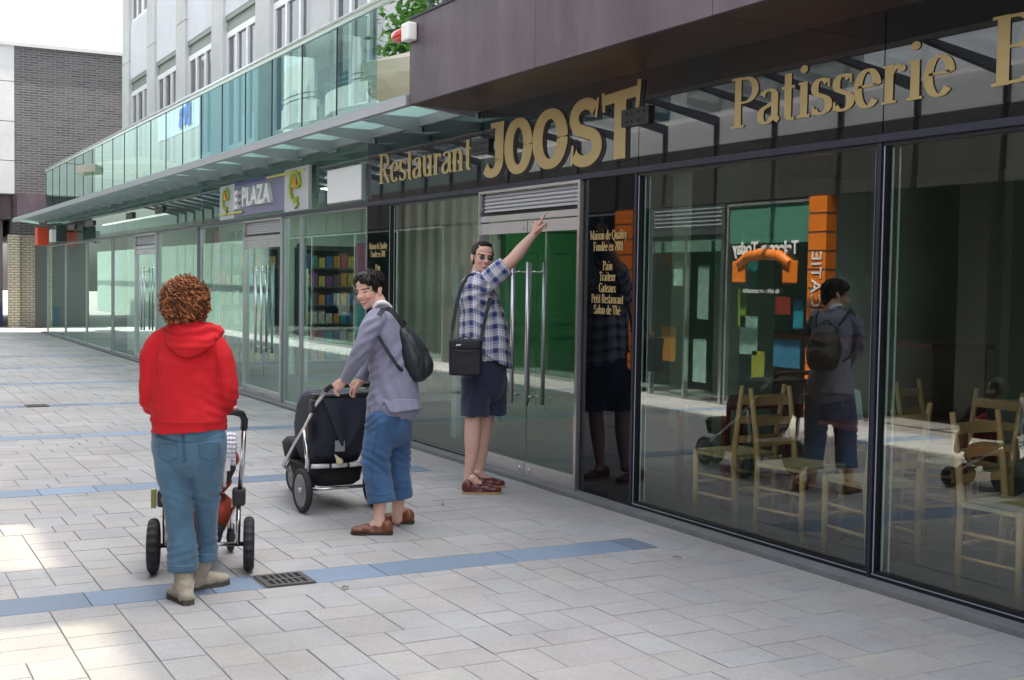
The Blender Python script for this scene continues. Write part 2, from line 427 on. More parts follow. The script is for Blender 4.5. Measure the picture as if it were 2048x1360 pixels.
# canopy
cn = NB(); box(cn, -.70, -.64, 9.80, 38.0, 3.072, 3.155)
can = obj('canopy', cn, ALU, shop)
y = 9.83; CG = mat('frosted_canopy_glass', (.42, .52, .50), .35)
cgm = CG.node_tree; cgm.nodes['Principled BSDF'].inputs['Transmission Weight'].default_value = .0
tl = cgm.nodes.new('ShaderNodeBsdfTranslucent'); tl.inputs[0].default_value = (.58, .72, .68, 1)
mxx = cgm.nodes.new('ShaderNodeMixShader'); mxx.inputs[0].default_value = .72
cgm.links.new(cgm.nodes['Principled BSDF'].outputs[0], mxx.inputs[1]); cgm.links.new(tl.outputs[0], mxx.inputs[2]); cgm.links.new(mxx.outputs[0], cgm.nodes['Material Output'].inputs[0])
i = 0
while y < 38:
    bm = NB()
    for s in (0,):
        vs = [(-.64, y, 3.155), (-.64, y, 3.09), (-.03, y, 3.02), (-.03, y, 3.155)]
        a = [bm.verts.new((p[0], p[1], p[2])) for p in vs]; b = [bm.verts.new((p[0], p[1]+.05, p[2])) for p in vs]
        bm.faces.new(a); bm.faces.new(b[::-1])
        for k in range(4): bm.faces.new((a[k], b[k], b[(k+1) % 4], a[(k+1) % 4]))
    obj('canopy_beam', bm, ALU, can)
    if y+1.21 < 38.1:
        g = NB(); box(g, -.69, -.04, y+.02, min(y+1.21+.02, 37.99), 3.158, 3.172); obj('canopy_glass', g, CG, can)
    y += 1.21; i += 1
# interior shell of the ground floor
W2 = mat('inner_wall_green', (.10, .17, .12), .7, var=.1)
def iw(x0, x1, y0, y1, z0, z1, m_=WALLI): obj('interior_wall', bx(x0, x1, y0, y1, z0, z1), m_, shop)
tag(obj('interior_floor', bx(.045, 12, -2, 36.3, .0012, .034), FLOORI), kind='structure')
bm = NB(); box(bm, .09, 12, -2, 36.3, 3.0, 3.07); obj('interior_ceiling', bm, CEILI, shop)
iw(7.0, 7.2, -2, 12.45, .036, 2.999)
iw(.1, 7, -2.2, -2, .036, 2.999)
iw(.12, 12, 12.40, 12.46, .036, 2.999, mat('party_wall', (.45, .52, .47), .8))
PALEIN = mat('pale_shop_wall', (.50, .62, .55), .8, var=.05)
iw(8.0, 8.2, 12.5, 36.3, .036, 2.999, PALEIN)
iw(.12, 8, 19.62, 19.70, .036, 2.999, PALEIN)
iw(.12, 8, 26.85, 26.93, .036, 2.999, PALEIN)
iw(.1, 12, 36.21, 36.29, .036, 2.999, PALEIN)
# square pillars inside the restaurant
for x, y in ((1.5, 8.0), (3.9, 7.2), (3.2, 11.0), (4.6, 3.6)):
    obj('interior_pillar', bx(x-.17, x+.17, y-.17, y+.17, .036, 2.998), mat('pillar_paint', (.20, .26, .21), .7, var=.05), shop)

# ------------------------------------------------------------ office storeys above
office = empty('office_block', (2, 0, 3.2), 'pale concrete office storeys with flat pilasters and white framed windows above the glass balustrade', 'building')
CONC = mat('pale_concrete', (.64, .65, .70), .85, bump=.1, bscale=30, var=.07, vscale=1.2)
CONC2 = mat('pilaster_concrete', (.54, .545, .55), .85, bump=.15, bscale=30, var=.08, vscale=1.5)
def part(name, bm, m_, parent=office): 
    o = obj(name, bm, m_, parent)
    if parent is office: o.location = (-2, 0, -3.2)
    return o
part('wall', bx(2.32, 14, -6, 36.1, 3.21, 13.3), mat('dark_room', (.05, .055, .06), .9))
PIL = [35.83-3.22*k for k in range(13)]
for y in PIL:
    bm = NB()
    for z0, z1 in ((3.21, 7.44), (7.46, 11.0), (11.02, 13.3)): box(bm, 2.0, 2.31, y-.46, y+.46, z0, z1)
    part('pilaster', bm, CONC2)
OW = mat('office_window_glass', (.05, .06, .065), .03, spec=1.0)
WF = mat('white_window_frame', (.78, .78, .80), .4)
SH = mat('shutter_box', (.22, .25, .22), .5)
for y in PIL[:-1]:
    a, b = y-3.22+.462, y-.462
    for z0, z1 in ((6.95, 8.45), (10.45, 11.95), (3.21, 4.2)):
        part('spandrel_panel', bx(2.05, 2.31, a, b, z0, z1), CONC)
    for z0, z1 in ((4.2, 6.95), (8.45, 10.45), (11.95, 13.2)):
        sh = .34
        bm = NB()
        zt = z1-sh
        fx0, fx1 = 2.075, 2.15
        box(bm, fx0, fx1, a, a+.10, z0, zt); box(bm, fx0, fx1, b-.10, b, z0, zt)
        box(bm, fx0, fx1, a+.1, b-.1, zt-.12, zt); box(bm, fx0, fx1, a+.1, b-.1, z0, z0+.09)
        for k in (1, 2):
            yy = a+(b-a)*k/3; box(bm, fx0-.01, fx1, yy-.055, yy+.055, z0+.09, zt-.12)
        w = part('window', bm, WF)
        g = NB(); box(g, 2.115, 2.125, a+.1, b-.1, z0+.09, zt-.12); obj('pane', g, OW, w)
        s = NB()
        box(s, 2.06, 2.30, a, b, z1-.10, z1-.001); box(s, 2.11, 2.30, a, b, z1-.21, z1-.102); box(s, 2.08, 2.30, a, b, zt+.001, z1-.212)
        obj('shutter_box', s, SH, w)
part('roof', bx(2.08, 14, -6, 36.3, 13.301, 13.45), CONC2)
g_ = NB(); quad(g_, [(2.09, -6, 13.46), (2.09, 36.3, 13.46), (2.09, 36.3, 14.75), (2.09, -6, 14.75)]); part('roof_shade_strip', g_, SHADEG)  # unseen tinted strip added to weaken the sun at the shadow edge
for a, b in ((-6, 2.6), (5.15, 6.35), (7.7, 9.3), (10.4, 36.3)): part('roof_shade_block', bx(2.12, 2.3, a, b, 13.451, 14.7), CONC2)  # unseen solid blocks added to break the sunlight into patches on the paving
part('side_wall', bx(2.32, 14, 36.101, 36.3, 3.21, 13.3), CONC2)

# ------------------------------------------------------------ building across the far end of the street
far = empty('brick_building', (1, 40, 0), 'dark grey brick building with grey concrete panels closing the far end of the street', 'building')
BR = brickmat('grey_brick', (.055, .055, .065), (.105, .10, .11), (.17, .165, .16), bw=.30, bh=.075, ms=.014)
def fp(name, bm, m_): o = obj(name, bm, m_, far); o.location = (-1, -40, 0); return o
fp('brick_wall', bx(-.41, 14, 40.02, 52, 2.78, 8.36), BR)
bm = NB()
for z0, z1 in ((4.0, 4.96), (4.98, 6.12), (6.14, 7.30), (7.32, 8.36)): box(bm, -1.9, -.412, 40.0, 40.3, z0, z1)
fp('concrete_panel', bm, CONC2)
fp('roof_edge', bx(-1.9, 14, 39.96, 52, 8.361, 8.47), mat('pale_trim', (.5, .5, .5), .6))
fp('upper_wall', bx(-1.9, -.412, 40.31, 52, 4.0, 8.36), CONC2)
fp('copper_overhang', bx(-.42, 6, 39.3, 39.99, 3.27, 3.98), COPPER)
fp('side_overhang', bx(-1.9, -.43, 40.6, 52, 3.27, 3.98), COPPER)
fp('ground_floor_wall', bx(.17, 8, 40.03, 40.4, 0.01, 3.26), mat('dark_glazed_front', (.09, .10, .10), .2))
fp('dark_front', bx(-1.9, -.62, 41.2, 51, .01, 3.26), mat('mauve_shutter', (.17, .14, .15), .5))
BEI = brickmat('beige_brick', (.50, .44, .30), (.42, .38, .28), (.16, .15, .14), bw=.22, bh=.075, ms=.012)
BEI2 = brickmat('beige_brick_shaded', (.36, .33, .24), (.30, .28, .22), (.13, .12, .12), bw=.22, bh=.075, ms=.012)  # same brick darkened, the shade of the pillar's return put into the colour
fp('brick_pillar', bx(-.61, -.29, 39.85, 40.02, .01, 2.77), BEI)
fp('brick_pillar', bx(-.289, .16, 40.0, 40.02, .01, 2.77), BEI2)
b_ = NB(); box(b_, -.98, -.68, 40.9, 41.15, .01, .55); box(b_, -1.0, -.66, 40.88, 41.17, .551, .60)
tag(obj('litter_bin', b_, mat('blue_plastic', (.03, .07, .22), .4), bevel=.02), 'small blue bin standing left of the beige brick pillar', 'bin')

# ceiling lamps added to brighten shops and restaurant; just one far glint is seen
for i, (x, y, w_) in enumerate(((1.6, 14.2, 'second'), (1.5, 17.6, 'third'), (1.6, 21.3, 'fourth'), (1.6, 24.6, 'fifth'), (1.6, 28.6, 'sixth'), (1.6, 32.6, 'farthest'), (1.5, 10.9, 'nearest'))):
    t = empty('ceiling_fill_lamp', (x, y, 2.98), 'round ceiling fill lamp added inside the glass fronts, %s along the arcade' % w_, 'lamp', 'ceiling fill lamps of the shops')
    bm = NB(); lathe(bm, [(.22, 0), (.24, -.03), (.24, -.05), (.21, -.052), (.0, -.052)][::-1], n=24); obj('housing', bm, ALU, t)
    bm = NB(); lathe(bm, [(.0, -.062), (.20, -.060), (.20, -.054), (.0, -.054)], n=24); obj('diffuser', bm, mat('lamp_glow', (1, .97, .90), .5, emit=3), t)
    ld = bpy.data.lights.new('lamp_fill_light', 'AREA'); ld.shape = 'DISK'; ld.size = .4; ld.energy = 14 if y > 12 else 2.2; ld.color = (.95, 1, .93)
    lo = bpy.data.objects.new('lamp_fill_light', ld); col.objects.link(lo); lo.parent = t; lo.location = (0, 0, -.08)
# ------------------------------------------------------------ lettering drawn with a broad pen (thick stems, thin hairlines, serifs)
def el(cx, cy, rx, ry, a0, a1, n=18):
    return [(cx+rx*math.cos(R(a0+(a1-a0)*i/n)), cy+ry*math.sin(R(a0+(a1-a0)*i/n))) for i in range(n+1)]
X = .66
def srf(x, y, w=.26): return ('s', x, y, w)
def G():
    g = {}
    st = lambda x, a, b: ('l', [(x, a), (x, b)])
    g['P'] = (.62, [st(.14, 0, 1), ('l', [(.14, .97)]+el(.30, .73, .25, .24, 90, -90)+[(.14, .49)]), srf(.14, 0, .30), srf(.10, 1, .22)])
    g['R'] = (.70, g['P'][1]+[('l', [(.30, .49), (.44, .25), (.60, .02)]), srf(.60, 0, .18)])
    g['B'] = (.68, [st(.14, 0, 1), ('l', [(.14, .97)]+el(.30, .755, .22, .215, 90, -90)+[(.14, .54)]), ('l', [(.30, .54)]+el(.32, .285, .26, .255, 90, -90)+[(.14, .03)]), srf(.10, 0, .22), srf(.10, 1, .22)])
    g['F'] = (.60, [st(.14, 0, 1), ('h', .14, .54, .97), ('h', .14, .42, .52), srf(.14, 0, .30), srf(.10, 1, .22), ('v', .54, .80, .99), ('v', .42, .44, .60)])
    g['T'] = (.64, [st(.32, 0, 1), ('h', .04, .60, .97), srf(.32, 0, .30), ('v', .05, .80, .99), ('v', .59, .80, .99)])
    g['M'] = (.95, [('t', [(.15, 0), (.15, 1)]), ('l', [(.15, 1), (.47, .05)]), ('t', [(.47, .05), (.78, 1)]), st(.80, 0, 1), srf(.15, 0, .26), srf(.80, 0, .28), srf(.10, 1, .18), srf(.85, 1, .18)])
    g['G'] = (.74, [('l', el(.38, .5, .30, .49, 50, 350, 28)), st(.62, .12, .42), srf(.60, .44, .24), ('v', .62, .76, .96)])
    g['Q'] = (.76, [('l', el(.38, .5, .31, .49, 0, 360, 32)), ('l', [(.36, .03), (.50, -.12), (.72, -.20)])])
    g['O'] = (.76, [('l', el(.38, .5, .31, .48, 0, 360, 32))])
    g['J'] = (.44, [('l', [(.28, 1), (.28, .25)]+el(.13, .20, .15, .18, 0, -120, 8)), srf(.28, 1, .30)])
    g['S'] = (.58, [('l', el(.29, .745, .20, .235, 30, 235, 16)+el(.29, .255, .23, .235, 60, -150, 18)), ('v', .48, .76, .98), ('v', .05, .02, .26)])
    g['a'] = (.50, [('l', el(.24, .50, .15, .14, 160, 20, 10)+[(.38, .40), (.38, .10), (.47, .02)]), ('l', [(.38, .40), (.22, .33)]+el(.19, .16, .13, .15, 110, 300, 14)+[(.38, .14)])])
    g['e'] = (.50, [('l', [(.08, .37), (.42, .37)]+el(.25, .33, .18, .32, 10, 320, 26))])
    g['i'] = (.30, [st(.15, 0, X), srf(.15, 0, .26), srf(.11, X, .14), ('d', .15, .90, .075)])
    g['l'] = (.30, [st(.15, 0, 1.02), srf(.15, 0, .26), srf(.11, 1.02, .14)])
    g['n'] = (.58, [st(.14, 0, X), ('l', [(.14, .50)]+el(.28, .47, .15, .17, 140, 0, 10)+[(.43, 0)]), srf(.14, 0, .24), srf(.43, 0, .24), srf(.10, X, .14)])
    g['u'] = (.58, [('l', [(.14, X), (.14, .20)]+el(.27, .18, .13, .16, 180, 320, 10)+[(.43, .14)]), st(.43, 0, X), srf(.11, X, .14), srf(.40, X, .14), srf(.47, 0, .14)])
    g['r'] = (.44, [st(.14, 0, X), ('l', [(.14, .46), (.22, .60), (.34, .63)]), ('d', .36, .57, .065), srf(.14, 0, .26), srf(.10, X, .14)])
    g['s'] = (.43, [('l', el(.21, .50, .13, .145, 30, 235, 12)+el(.21, .175, .155, .155, 60, -150, 14)), ('v', .36, .50, .65), ('v', .05, .02, .18)])
    g['t'] = (.36, [('l', [(.17, .88), (.17, .14)]+el(.26, .13, .09, .12, 180, 300, 8)), ('h', .03, .32, .62)])
    g['o'] = (.54, [('l', el(.27, .33, .20, .32, 0, 360, 28))])
    g['d'] = (.58, [('l', el(.25, .33, .18, .32, 40, 320, 24)), st(.43, 0, 1.02), srf(.40, 1.02, .14), srf(.48, 0, .14)])
    g['y'] = (.54, [('l', [(.10, X), (.28, .05)]), ('t', [(.46, X), (.28, .05), (.18, -.22), (.08, -.22)]), srf(.10, X, .24), srf(.46, X, .20)])
    g['x'] = (.54, [('l', [(.08, X), (.45, .0)]), ('t', [(.45, X), (.08, 0)]), srf(.09, X, .22), srf(.45, X, .2), srf(.09, 0, .2), srf(.46, 0, .22)])
    g['h'] = (.58, [st(.14, 0, 1.02), ('l', [(.14, .50)]+el(.28, .47, .15, .17, 140, 0, 10)+[(.43, 0)]), srf(.14, 0, .24), srf(.43, 0, .24), srf(.10, 1.02, .14)])
    g['\xe9'] = (.50, g['e'][1]+[('t', [(.20, .76), (.36, .95)])])
    g['2'] = (.50, [('l', el(.25, .74, .17, .22, 160, -30, 12)+[(.10, .06)]), ('h', .08, .44, .05)])
    g['0'] = (.50, [('l', el(.25, .5, .17, .47, 0, 360, 24))])
    g['1'] = (.36, [st(.18, 0, .97), srf(.18, 0, .26), srf(.13, .93, .12)])
    g[' '] = (.28, [])
    return g
GLY = G()
def pen(bm, pts, thick, thin, off, tr, fn=None):
    P = [Vector((a, b)) for a, b in pts]
    L = []; Rr = []
    for i, p in enumerate(P):
        t = P[min(i+1, len(P)-1)]-P[max(i-1, 0)]
        if t.length < 1e-6: t = Vector((0, 1))
        t.normalize(); n_ = Vector((-t.y, t.x))
        w = fn if fn else thin+(thick-thin)*abs(t.y)**1.6
        L.append(p+n_*w/2); Rr.append(p-n_*w/2)
    for i in range(len(P)-1):
        q = [L[i], L[i+1], Rr[i+1], Rr[i]]
        f = [bm.verts.new(tr(v.x, v.y, off)) for v in q]
        b = [bm.verts.new(tr(v.x, v.y, 0)) for v in q]
        bm.faces.new(f)
        for k in ((0, 1), (2, 3)): bm.faces.new((f[k[0]], b[k[0]], b[k[1]], f[k[1]]))
def write(bm, s, y0, width, z, h, x, thick=.15, thin=.045, depth=.002, sgn=-1, track=0.0, centre=False):
    """serif text on a wall: runs from y0 in direction sgn, stretched to the given width"""
    adv = sum(GLY[c][0]+track for c in s)-track
    k = width/adv; u = 0
    if centre: y0 = y0-sgn*width/2
    kk = h/k          # keeps pen weights even in height units
    cnt = 0
    for c in s:
        a, strokes = GLY[c]
        for sk in strokes:
            cnt += 1; off = depth+(cnt % 7)*.00025
            def tr(px, py, o, u=u): return (x+sgn*o if sgn < 0 else x+o, y0+sgn*(u+px*1.0)*k, z+py*h)
            T = thick; t_ = thin
            if sk[0] == 'l': pen(bm, sk[1], T, t_*1.0, off, tr)
            elif sk[0] == 't': pen(bm, sk[1], T, t_, off, tr, t_*1.3)
            elif sk[0] == 'h': pen(bm, [(sk[1], sk[3]), (sk[2], sk[3])], T, t_, off, tr, t_*1.2)
            elif sk[0] == 'v': pen(bm, [(sk[1], sk[2]), (sk[1], sk[3])], T, t_, off, tr, t_)
            elif sk[0] == 's': pen(bm, [(sk[1]-sk[3]/2, sk[2]+(.02 if sk[2] < .3 else -.02)), (sk[1]+sk[3]/2, sk[2]+(.02 if sk[2] < .3 else -.02))], T, t_, off, tr, .045)
            elif sk[0] == 'd':
                pts = el(sk[1], sk[2], sk[3]*1.1, sk[3], 0, 360, 12)[:-1]
                bm.faces.new([bm.verts.new(tr(a_, b_, off)) for a_, b_ in pts])
        u += a+track
GOLD = mat('gold_lettering', (.47, .345, .145), .45, .15)
def letters(s, y0, w, z, h, label, x=-.008, group=None, m_=GOLD, **k):
    bm = NB(); write(bm, s, 0, w, 0, h, 0, **k)
    o = obj('sign_lettering', bm, m_); o.location = (x, y0, z)
    return tag(o, label, 'lettering', group)
letters('Restaurant', 12.10, 2.17, 2.585, .30, 'tall pale gold serif word Restaurant on the black fascia left of the big block letters')
letters('Patisserie', 6.27, 1.77, 2.57, .305, 'gold serif word Patisserie on the black fascia above the big restaurant window')
letters('B', 4.27, .30, 2.57, .33, 'gold serif capital B cut off by the right edge of the photo', thick=.17)
# big block letters with a black drop edge
EDGE = mat('black_letter_edge', (.004, .004, .005), .6)
jroot = empty('sign_lettering', (-.012, 9.70, 2.485), 'big bold gold block letters JOOST with black edges above the steel double door', 'lettering')
def bl(strokes):
    front = NB(); back = NB()
    def tr(u, v, o): return (-o, -u, v)
    def tr2(u, v, o): return (.006-o, -u-.04, v-.014)
    for i, (pts, tk, tn) in enumerate(strokes):
        pen(front, pts, tk, tn, .003+i*.0004, tr, None if tk != tn else tk)
        pen(back, pts, tk+.01, tn+.01, .002+i*.0003, tr2, None if tk != tn else tk+.01)
    o = obj('letter', front, GOLD, jroot); obj('letter_edge', back, EDGE, o)
bl([([(.30, .45), (.30, .14)]+el(.165, .14, .135, .105, 0, -150, 12), .15, .075), ([(.14, .435), (.385, .435)], .045, .045)])
bl([(el(.635, .225, .165, .19, 0, 360, 36), .155, .075)])
bl([(el(1.155, .235, .195, .195, 0, 360, 36), .165, .078)])
bl([(el(1.68, .345, .155, .10, 28, 240, 16)+el(1.68, .125, .175, .105, 60, -150, 20), .135, .085), ([(1.835, .33), (1.86, .47)], .03, .03), ([(1.495, .0), (1.51, .15)], .03, .03)])
bl([([(2.16, 0), (2.16, .46)], .15, .08), ([(1.93, .435), (2.40, .455)], .075, .075), ([(1.945, .35), (1.925, .49)], .035, .035), ([(2.375, .33), (2.40, .53)], .045, .045)])
# gold lines on both black door panels
for yc, hw in ((7.675, 1.0), (12.11, 1.0)):
    bm = NB()
    for s, w, z in (('Maison de Quality', .50, 1.918), ('Fond\xe9e en 2001', .40, 1.835), ('Pain', .13, 1.695), ('Traiteur', .22, 1.617), ('Gateaux', .23, 1.535), ('Petit Restaurant', .43, 1.455), ('Salon de Th\xe9', .36, 1.375)):
        write(bm, s, 0, w, z-1.6, .066, 0, centre=True, thick=.17, thin=.06, depth=.0012)
    o = obj('panel_lettering', bm, GOLD); o.location = (-.0075, yc, 1.6)
    tag(o, 'seven lines of small gold lettering on the black panel %s' % ('right of the steel double door' if yc < 9 else 'behind the short haired woman'), 'lettering')

# sans lettering from the built-in font
def sans(s, size, loc, m_, name, face='+x', parent=None, ext=.003, sx=1, rot=0, shear=0, bold=0):
    cu = bpy.data.curves.new(name, 'FONT'); cu.body = s; cu.size = size; cu.extrude = ext; cu.shear = shear; cu.offset = bold
    cu.align_x = 'CENTER'; cu.align_y = 'CENTER'
    t = bpy.data.objects.new(name, cu); col.objects.link(t)
    bpy.context.view_layer.update()
    me = bpy.data.meshes.new_from_object(t.evaluated_get(bpy.context.evaluated_depsgraph_get()))
    bpy.data.objects.remove(t)
    # text x -> local right, text y -> up
    right, nrm = {'-x': (Vector((0, -1, 0)), Vector((-1, 0, 0))), '+x': (Vector((0, 1, 0)), Vector((1, 0, 0))), '-y': (Vector((1, 0, 0)), Vector((0, -1, 0)))}[face]
    up = Vector((0, 0, 1))
    M = Matrix((right, up, nrm)).transposed().to_4x4() @ Matrix.Rotation(R(rot), 4, 'Z') @ Matrix.Diagonal((sx, 1, 1, 1))
    me.transform(M); me.materials.clear(); me.materials.append(m_)
    o = bpy.data.objects.new(name, me); col.objects.link(o); o.location = loc
    if parent: o.parent = parent
    return o
# shop sign over the second double door
sg = empty('shop_sign', (-.05, 16.15, 2.68), 'long purple and grey sign with white letters and two green emblems over a double door', 'sign')
PUR = mat('purple_sign', (.20, .20, .32), .4, var=.1); GREY = mat('grey_sign_panel', (.52, .53, .56), .4)
def sp(name, bm, m_): return obj(name, bm, m_, sg)
sp('sign_panel', bx(-.0, .03, -1.05, 1.22, -.23, .24), PUR)
sp('end_panel', bx(-.01, .03, 1.225, 1.98, -.25, .23), GREY)
sp('end_panel', bx(-.01, .03, -1.97, -1.055, -.26, .26), GREY)
sp('top_stripe', bx(-.012, 0, -.5, 1.18, .20, .235), mat('violet_stripe', (.07, .06, .30), .4))
YE = mat('yellow_stripe', (.62, .60, .10), .4)
sp('stripe', bx(-.03, -.015, -1.85, -.35, .195, .22), YE); sp('stripe', bx(-.03, -.015, .75, 1.95, -.19, -.165), YE)
WL = mat('white_letters', (.82, .82, .82), .4)
sans('E', .34, (-.02, 1.02, -.02), WL, 'letter', '-x', sg, .03, 1.15, bold=.012)
sans('PLAZA', .34, (-.02, .08, .0), WL, 'letter', '-x', sg, .03, 1.25, bold=.012)
GR = mat('green_emblem', (.33, .42, .04), .4)
for yy, k in ((1.60, .9), (-1.52, 1.1)):
    bm = NB(); tube(bm, [(-.025, yy-.16*k*math.cos(R(a)), .03+.16*k*math.sin(R(a))) for a in range(0, 320, 16)], .024*k, 8, flat=1)
    tube(bm, [(-.025, yy-.15*k*math.cos(R(0)), .03), (-.025, yy+.12*k, .03)], .02*k, 8)
    tube(bm, [(-.025, yy+.02, -.11*k), (-.025, yy-.1*k, -.18*k), (-.025, yy-.02, -.21*k)], .018, 8)
    e = sp('emblem', bm, GR)
    bm = NB(); lathe(bm, [(.0, -.004), (.07*k, -.004), (.07*k, .004), (.0, .004)], n=18, M=Matrix.Translation((-.04, yy, .07)) @ Matrix.Rotation(R(90), 4, 'Y')); obj('emblem_centre', bm, mat('orange_dot', (.75, .28, .03), .4), e)
bs_ = empty('blank_sign', (-.05, 13.0, 2.63), 'blank white rectangular sign box on the glass band left of the word Restaurant', 'sign')
obj('sign_face', bx(-.012, .0, -.525, .525, -.18, .185), mat('blank_white', (.86, .87, .90), .35), bs_); obj('sign_case', bx(.001, .04, -.53, .53, -.19, .195), ALU, bs_)
# alarm lamp on the end of the copper box
al = empty('alarm_siren', (-.70, 9.70, 3.66), 'white alarm box with a red lens at the left end of the copper band', 'alarm')
obj('housing', bx(-.07, .019, -.085, .062, -.075, .075), mat('alarm_white', (.80, .78, .74), .35), al, bevel=.015)
bm = NB(); M = Matrix.Translation((-.03, .062, .0)) @ Matrix.Rotation(R(-90), 4, 'X')
lathe(bm, [(.045, 0), (.055, .03), (.055, .17), (.045, .2), (.0, .205)], n=20, M=M)
obj('red_lens', bm, mat('red_lens', (.55, .02, .015), .2, coat=.5), al)
# black clamp plates on the fascia
for yy, w in ((7.33, .17), (9.74, .17), (22.3, .3), (24.9, .3), (29.4, .5), (31.9, .5)):
    bm = NB(); box(bm, -.03, -.006, yy-w, yy+w, 2.70, 2.82)
    for a in (-.6, -.25, .25, .6):
        for zz in (2.73, 2.79):
            lathe(bm, [(.010, -.004), (.010, .006), (.0, .006)], n=8, M=Matrix.Translation((-.032, yy+a*w, zz)) @ Matrix.Rotation(R(90), 4, 'Y'))
    obj('clamp_plate', bm, mat('clamp_black', (.012, .012, .014), .4), shop)
# hanging signs at the far end
s = empty('hanging_sign', (-.35, 34.6, 2.62), 'small orange red cube sign hanging at the far end of the arcade', 'sign')
obj('sign_box', bx(-.14, .14, -.25, .25, -.26, .2), mat('orange_red', (.75, .07, .02), .5), s, bevel=.02); obj('bracket', bx(.14, .34, -.02, .02, .0, .04), DARKF, s)
s = empty('hanging_sign', (-.35, 31.6, 2.62), 'small black and white cube sign beside the orange red one', 'sign')
obj('sign_box', bx(-.10, .14, -.2, .2, -.22, .16), mat('sign_black', (.02, .04, .04), .5), s, bevel=.02)
obj('side_plate', bx(-.20, -.101, -.2, .2, -.24, .05), mat('sign_white', (.7, .7, .72), .5), s); obj('bracket', bx(.14, .34, -.02, .02, .0, .04), DARKF, s)

# ------------------------------------------------------------ parasols and plants on the balcony
def parasol(loc, r, h, label, name='parasol'):
    p = empty(name, loc, label, 'parasol')
    bm = NB(); n = 8; top = bm.verts.new((0, 0, h+.30))
    rim = [bm.verts.new((r*math.cos(2*math.pi*k/n), r*math.sin(2*math.pi*k/n), h)) for k in range(n)]
    low = [bm.verts.new((r*math.cos(2*math.pi*k/n), r*math.sin(2*math.pi*k/n), h-.16)) for k in range(n)]
    for k in range(n):
        bm.faces.new((top, rim[k], rim[(k+1) % n])); bm.faces.new((rim[k], low[k], low[(k+1) % n], rim[(k+1) % n]))
    cm = mat('cream_canvas', (.80, .76, .64), .8)
    if 'tr' not in cm:
        cm['tr'] = 1; nt = cm.node_tree; t = nt.nodes.new('ShaderNodeBsdfTranslucent'); t.inputs[0].default_value = (.8, .74, .6, 1)
        x_ = nt.nodes.new('ShaderNodeMixShader'); x_.inputs[0].default_value = .5
        nt.links.new(nt.nodes['Principled BSDF'].outputs[0], x_.inputs[1]); nt.links.new(t.outputs[0], x_.inputs[2]); nt.links.new(x_.outputs[0], nt.nodes['Material Output'].inputs[0])
    obj('canopy', bm, cm, p)
    bm = NB(); tube(bm, [(0, 0, 0), (0, 0, h+.28)], .025, 10); obj('pole', bm, ALU, p)
    bm = NB()
    for k in range(n): tube(bm, [(0, 0, h-.25), (r*.55*math.cos(2*math.pi*k/n), r*.55*math.sin(2*math.pi*k/n), h+.12)], .009, 6)
    obj('ribs', bm, ALU, p)
    bm = NB(); lathe(bm, [(.25, 0), (.25, .06), (.05, .09), (.0, .09)]); obj('base', bm, CONC2, p)
    return p
pa_ = parasol((1.15, 13.15, 3.2), .95, .80, 'cream canvas parasol on the balcony just left of the copper band')
bm = NB(); n = 16
rr_ = [[bm.verts.new((q*math.cos(2*math.pi*k/n), q*math.sin(2*math.pi*k/n), z)) for k in range(n)] for q, z in ((.93, .66), (.80, .50), (.45, .28), (.10, .06), (.05, .0))]
for A, B in zip(rr_, rr_[1:]):
    for k in range(n): bm.faces.new((A[k], B[k], B[(k+1) % n], A[(k+1) % n]))
obj('lining', bm, mat('cream_canvas'), pa_)
parasol((1.2, 29.5, 3.2), 1.5, .85, 'wide white parasol behind the far end of the glass balustrade')
def leafy(loc, r, h, n, label, name='potted_shrub', col_=(.10, .26, .035), cat='shrub'):
    p = empty(name, loc, label, cat)
    rnd = random.Random(int(loc[1]*10)); bm = NB()
    for i in range(n):
        a, b, c = rnd.gauss(0, .42), rnd.gauss(0, .42), rnd.gauss(0, .42)
        q = Vector((a*r, b*r, h*.6+c*h*.45)); s = rnd.uniform(.05, .10)
        M = Matrix.Translation(q) @ Matrix.Rotation(rnd.uniform(0, 6.28), 4, (rnd.random(), rnd.random(), rnd.random()))
        v = [M @ Vector(t) for t in ((-s, 0, 0), (0, -s*.45, .01), (s, 0, 0), (0, s*.45, .01))]
        quad(bm, v)
    obj('foliage', bm, mat(name+'_leaf', col_, .6, var=.4, vscale=4), p)
    bm = NB(); tube(bm, [(0, 0, .1), (.02, 0, h*.7)], .02, 6); obj('stem', bm, mat('bark', (.10, .07, .05), .9), p)
    bm = NB(); lathe(bm, [(.14, 0), (.19, .3), (.16, .3), (.0, .27)]); obj('pot', bm, CONC2, p)
    return p
leafy((1.5, 14.6, 3.2), .50, 2.0, 1500, 'bright green leafy shrub on the balcony behind the cream parasol')

